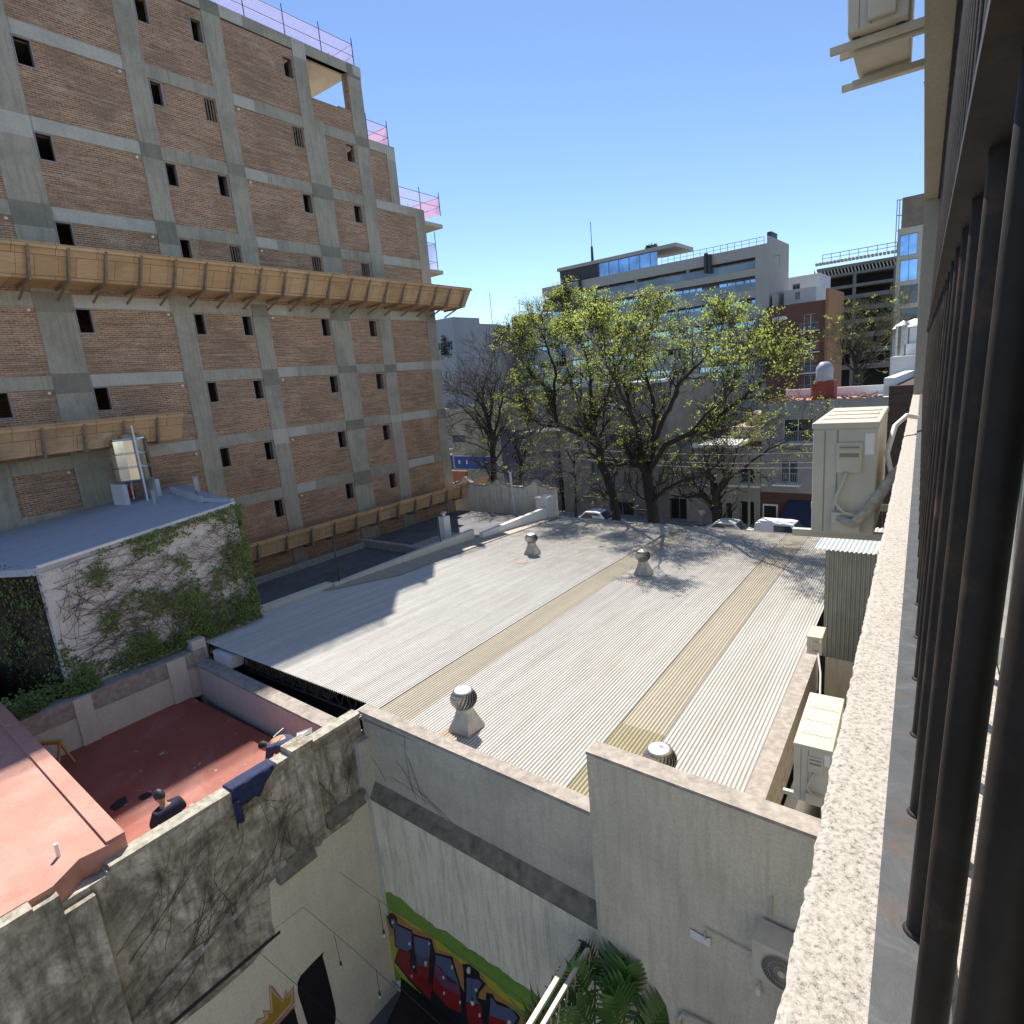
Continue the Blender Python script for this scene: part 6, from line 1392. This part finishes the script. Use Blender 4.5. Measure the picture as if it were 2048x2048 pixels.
# big split-leaf plant
lfm = plain('glossy_split_leaf', (.045, .12, .02), .35, var=.45, scale=1.6)
ph = empty('split_leaf_plant', (-3.9, 5.6, -14.2), 'large split leaf philodendron growing against the tall grey wall', 'plant')
rl_ = random.Random(17)
def fingered(mb, base, dirv, nrm, size):
    dirv = dirv.normalized(); sd_ = dirv.cross(nrm).normalized(); n = dirv.cross(sd_)*-1
    def P3(x, y): return base+sd_*(x*size)+dirv*(y*size)-n*(abs(x)*.18+max(0, y-.5)**2*.35)*size
    for k in range(9):
        y = .02+.1*k; l = (.52*math.sin(.35+2.3*k/8)+.08)
        for s_ in (-1, 1):
            an = (.25 if k > 1 else -.5)+.06*k; tx, ty = s_*l, y+l*math.sin(an)
            mb.face([P3(0, y-.035), P3(s_*l*.45, y-.048+l*.45*math.sin(an)), P3(tx, ty), P3(s_*l*.5, y+.055+l*.5*math.sin(an)), P3(0, y+.05)])
    mb.face([P3(-.03, 0), P3(.03, 0), P3(.05, .9), P3(0, 1.12), P3(-.05, .9)])
for (u, v, t_, du, dv, sz) in ((1262, 1930, 9.7, -.1, -1, .62), (1210, 1975, 9.3, .4, -.6, .62), (1305, 1990, 9.6, .5, -.8, .6), (1180, 1995, 9.2, -.3, -.5, .5), (1240, 2000, 9.3, .1, -.9, .6), (1225, 1930, 9.9, -.3, -.9, .5), (1270, 1975, 9.8, .7, -.4, .55), (1160, 2030, 9.0, -.4, -.3, .5), (1210, 2035, 9.1, .2, -.4, .6), (1320, 2030, 9.5, .7, -.2, .5), (1270, 2040, 9.3, .3, -.6, .6), (1235, 1900, 10.1, -.1, -1, .4), (1300, 1960, 9.9, .3, -1, .45), (1190, 1950, 9.6, -.4, -.8, .42), (1340, 2010, 9.7, .8, -.5, .42), (1240, 2060, 9.0, -.1, -.7, .6), (1290, 2070, 9.1, .4, -.7, .6), (1190, 2065, 8.9, -.3, -.6, .55), (1225, 1985, 9.5, -.2, -.8, .5), (1150, 1990, 9.3, -.8, -.2, .35)):
    b = PD(u, v, t_*1.0); dirv = (rt*du-up*dv*.8+fw*rl_.uniform(-.15, .15)); nrm = (-fw*1.0+Vector((0, 0, 1))*.35+rt*rl_.uniform(-.35, .35)).normalized()
    q = MB(); fingered(q, b, dirv, nrm, sz*1.15); q.build('leaf', lfm, ph)
    q = MB(); q.tube([b, b.lerp(Vector((-3.9, 5.6, -14.2)), .25)+Vector((0, 0, .1)), Vector((-3.9, 5.6, -14.2))], .016, 5); q.build('leaf_stalk', plain('leaf_stalk_green', (.03, .05, .015), .6), ph)
sp_ = empty('spiky_plant', PD(1090, 2010, 10.2), 'light green spiky leaved plant beside the white screen below the graffiti', 'plant')
q = MB()
for k in range(46):
    b = PD(1085+rl_.uniform(-18, 22), 2060, 9.6); dv_ = (up*rl_.uniform(.3, 1)+rt*rl_.uniform(-1, .6)+fw*rl_.uniform(-.4, .4)).normalized(); L_ = rl_.uniform(.4, .75); s_ = dv_.cross(fw).normalized()*.022
    q.face([b-s_, b+s_, b+dv_*L_*.6+s_*.9-Vector((0, 0, .02)), b+dv_*L_-Vector((0, 0, .06)), b+dv_*L_*.6-s_*.9])
q.build('leaf_tuft', plain('yellow_green_blade', (.15, .20, .05), .5, var=.3), sp_)
# dark timber deck platform
dk = empty('black_platform', PZ(900, 2000, -13.9), 'black stained timber platform at the foot of the graffiti', 'platform')
pl = [PZ(u, v, -13.75) for u, v in ((806, 1914), (960, 1990), (1080, 2090), (900, 2200), (760, 2075), (800, 1990), (803, 1940))]
q = MB(); q.prism(pl, (0, 0, -.5)); q.build('deck', plain('black_timber', (.012, .011, .011), .7, var=.5, scale=9, bump=.5), dk)
# string lights
bulbm = plain('clear_bulb', (.55, .55, .50), .1, var=.05)
sl_ = empty('string_lights', PD(700, 1900, 13), 'thin wires with bare hanging bulbs strung across the court', 'string lights')
def wire(pts, r_=.004): q = MB(); q.tube(pts, r_, 4); q.build('wire', M['dark'], sl_)
wl = lambda u, v: PX(u, v, XD+.35)
wire([wl(504, 1892), wl(607, 1814), wl(700, 1893), wl(790, 1975)]); wire([wl(504, 1892), wl(640, 2010), wl(700, 2060)]); wire([PD(680, 1745, 12.6), PD(757, 1800, 12.4), PD(900, 1897, 11.9), PD(1100, 2040, 10.5)])
wire([PD(785, 1962, 13.0), PD(880, 2048, 12.4)], .008)
for (u0, v0, u1, v1, t_) in ((668, 1868, 681, 1925, 12.5), (757, 1800, 767, 1862, 12.4), (752, 1938, 759, 1985, 13.0), (940, 1925, 944, 1996, 11.8)):
    a, b = PD(u0, v0, t_), PD(u1, v1, t_); wire([a, b], .005)
    MB().lathe([(.02, .02), (.026, -.05), (.02, -.07)], b, 8).build('socket', M['dark'], sl_); MB().lathe([(.012, -.07), (.032, -.11), (.036, -.14), (.022, -.17), (.0, -.175)], b, 12).build('bulb', bulbm, sl_, smooth=True)
# bent pipe low on the grey wall
q = MB(fB); o_ = Vector((0, -.05, 0)); q.tube([g4(1360, 2070)+o_, g4(1361, 2030)+o_, g4(1370, 2023)+o_, g4(1395, 2035)+o_, g4(1420, 2048)+o_, g4(1460, 2070)+o_], .035, 8); q.build('bent_pipe', M['cream_metal'], smooth=True, label='bent beige pipe low on the tall grey wall right of the plant', cat='pipe')
q = MB(fB); c = g4(1519, 1978); q.box((c.x-.03, 6.60, c.z-.05), (c.x+.03, 6.655, c.z+.05)); q.build('wall_hook', M['white'], gw)
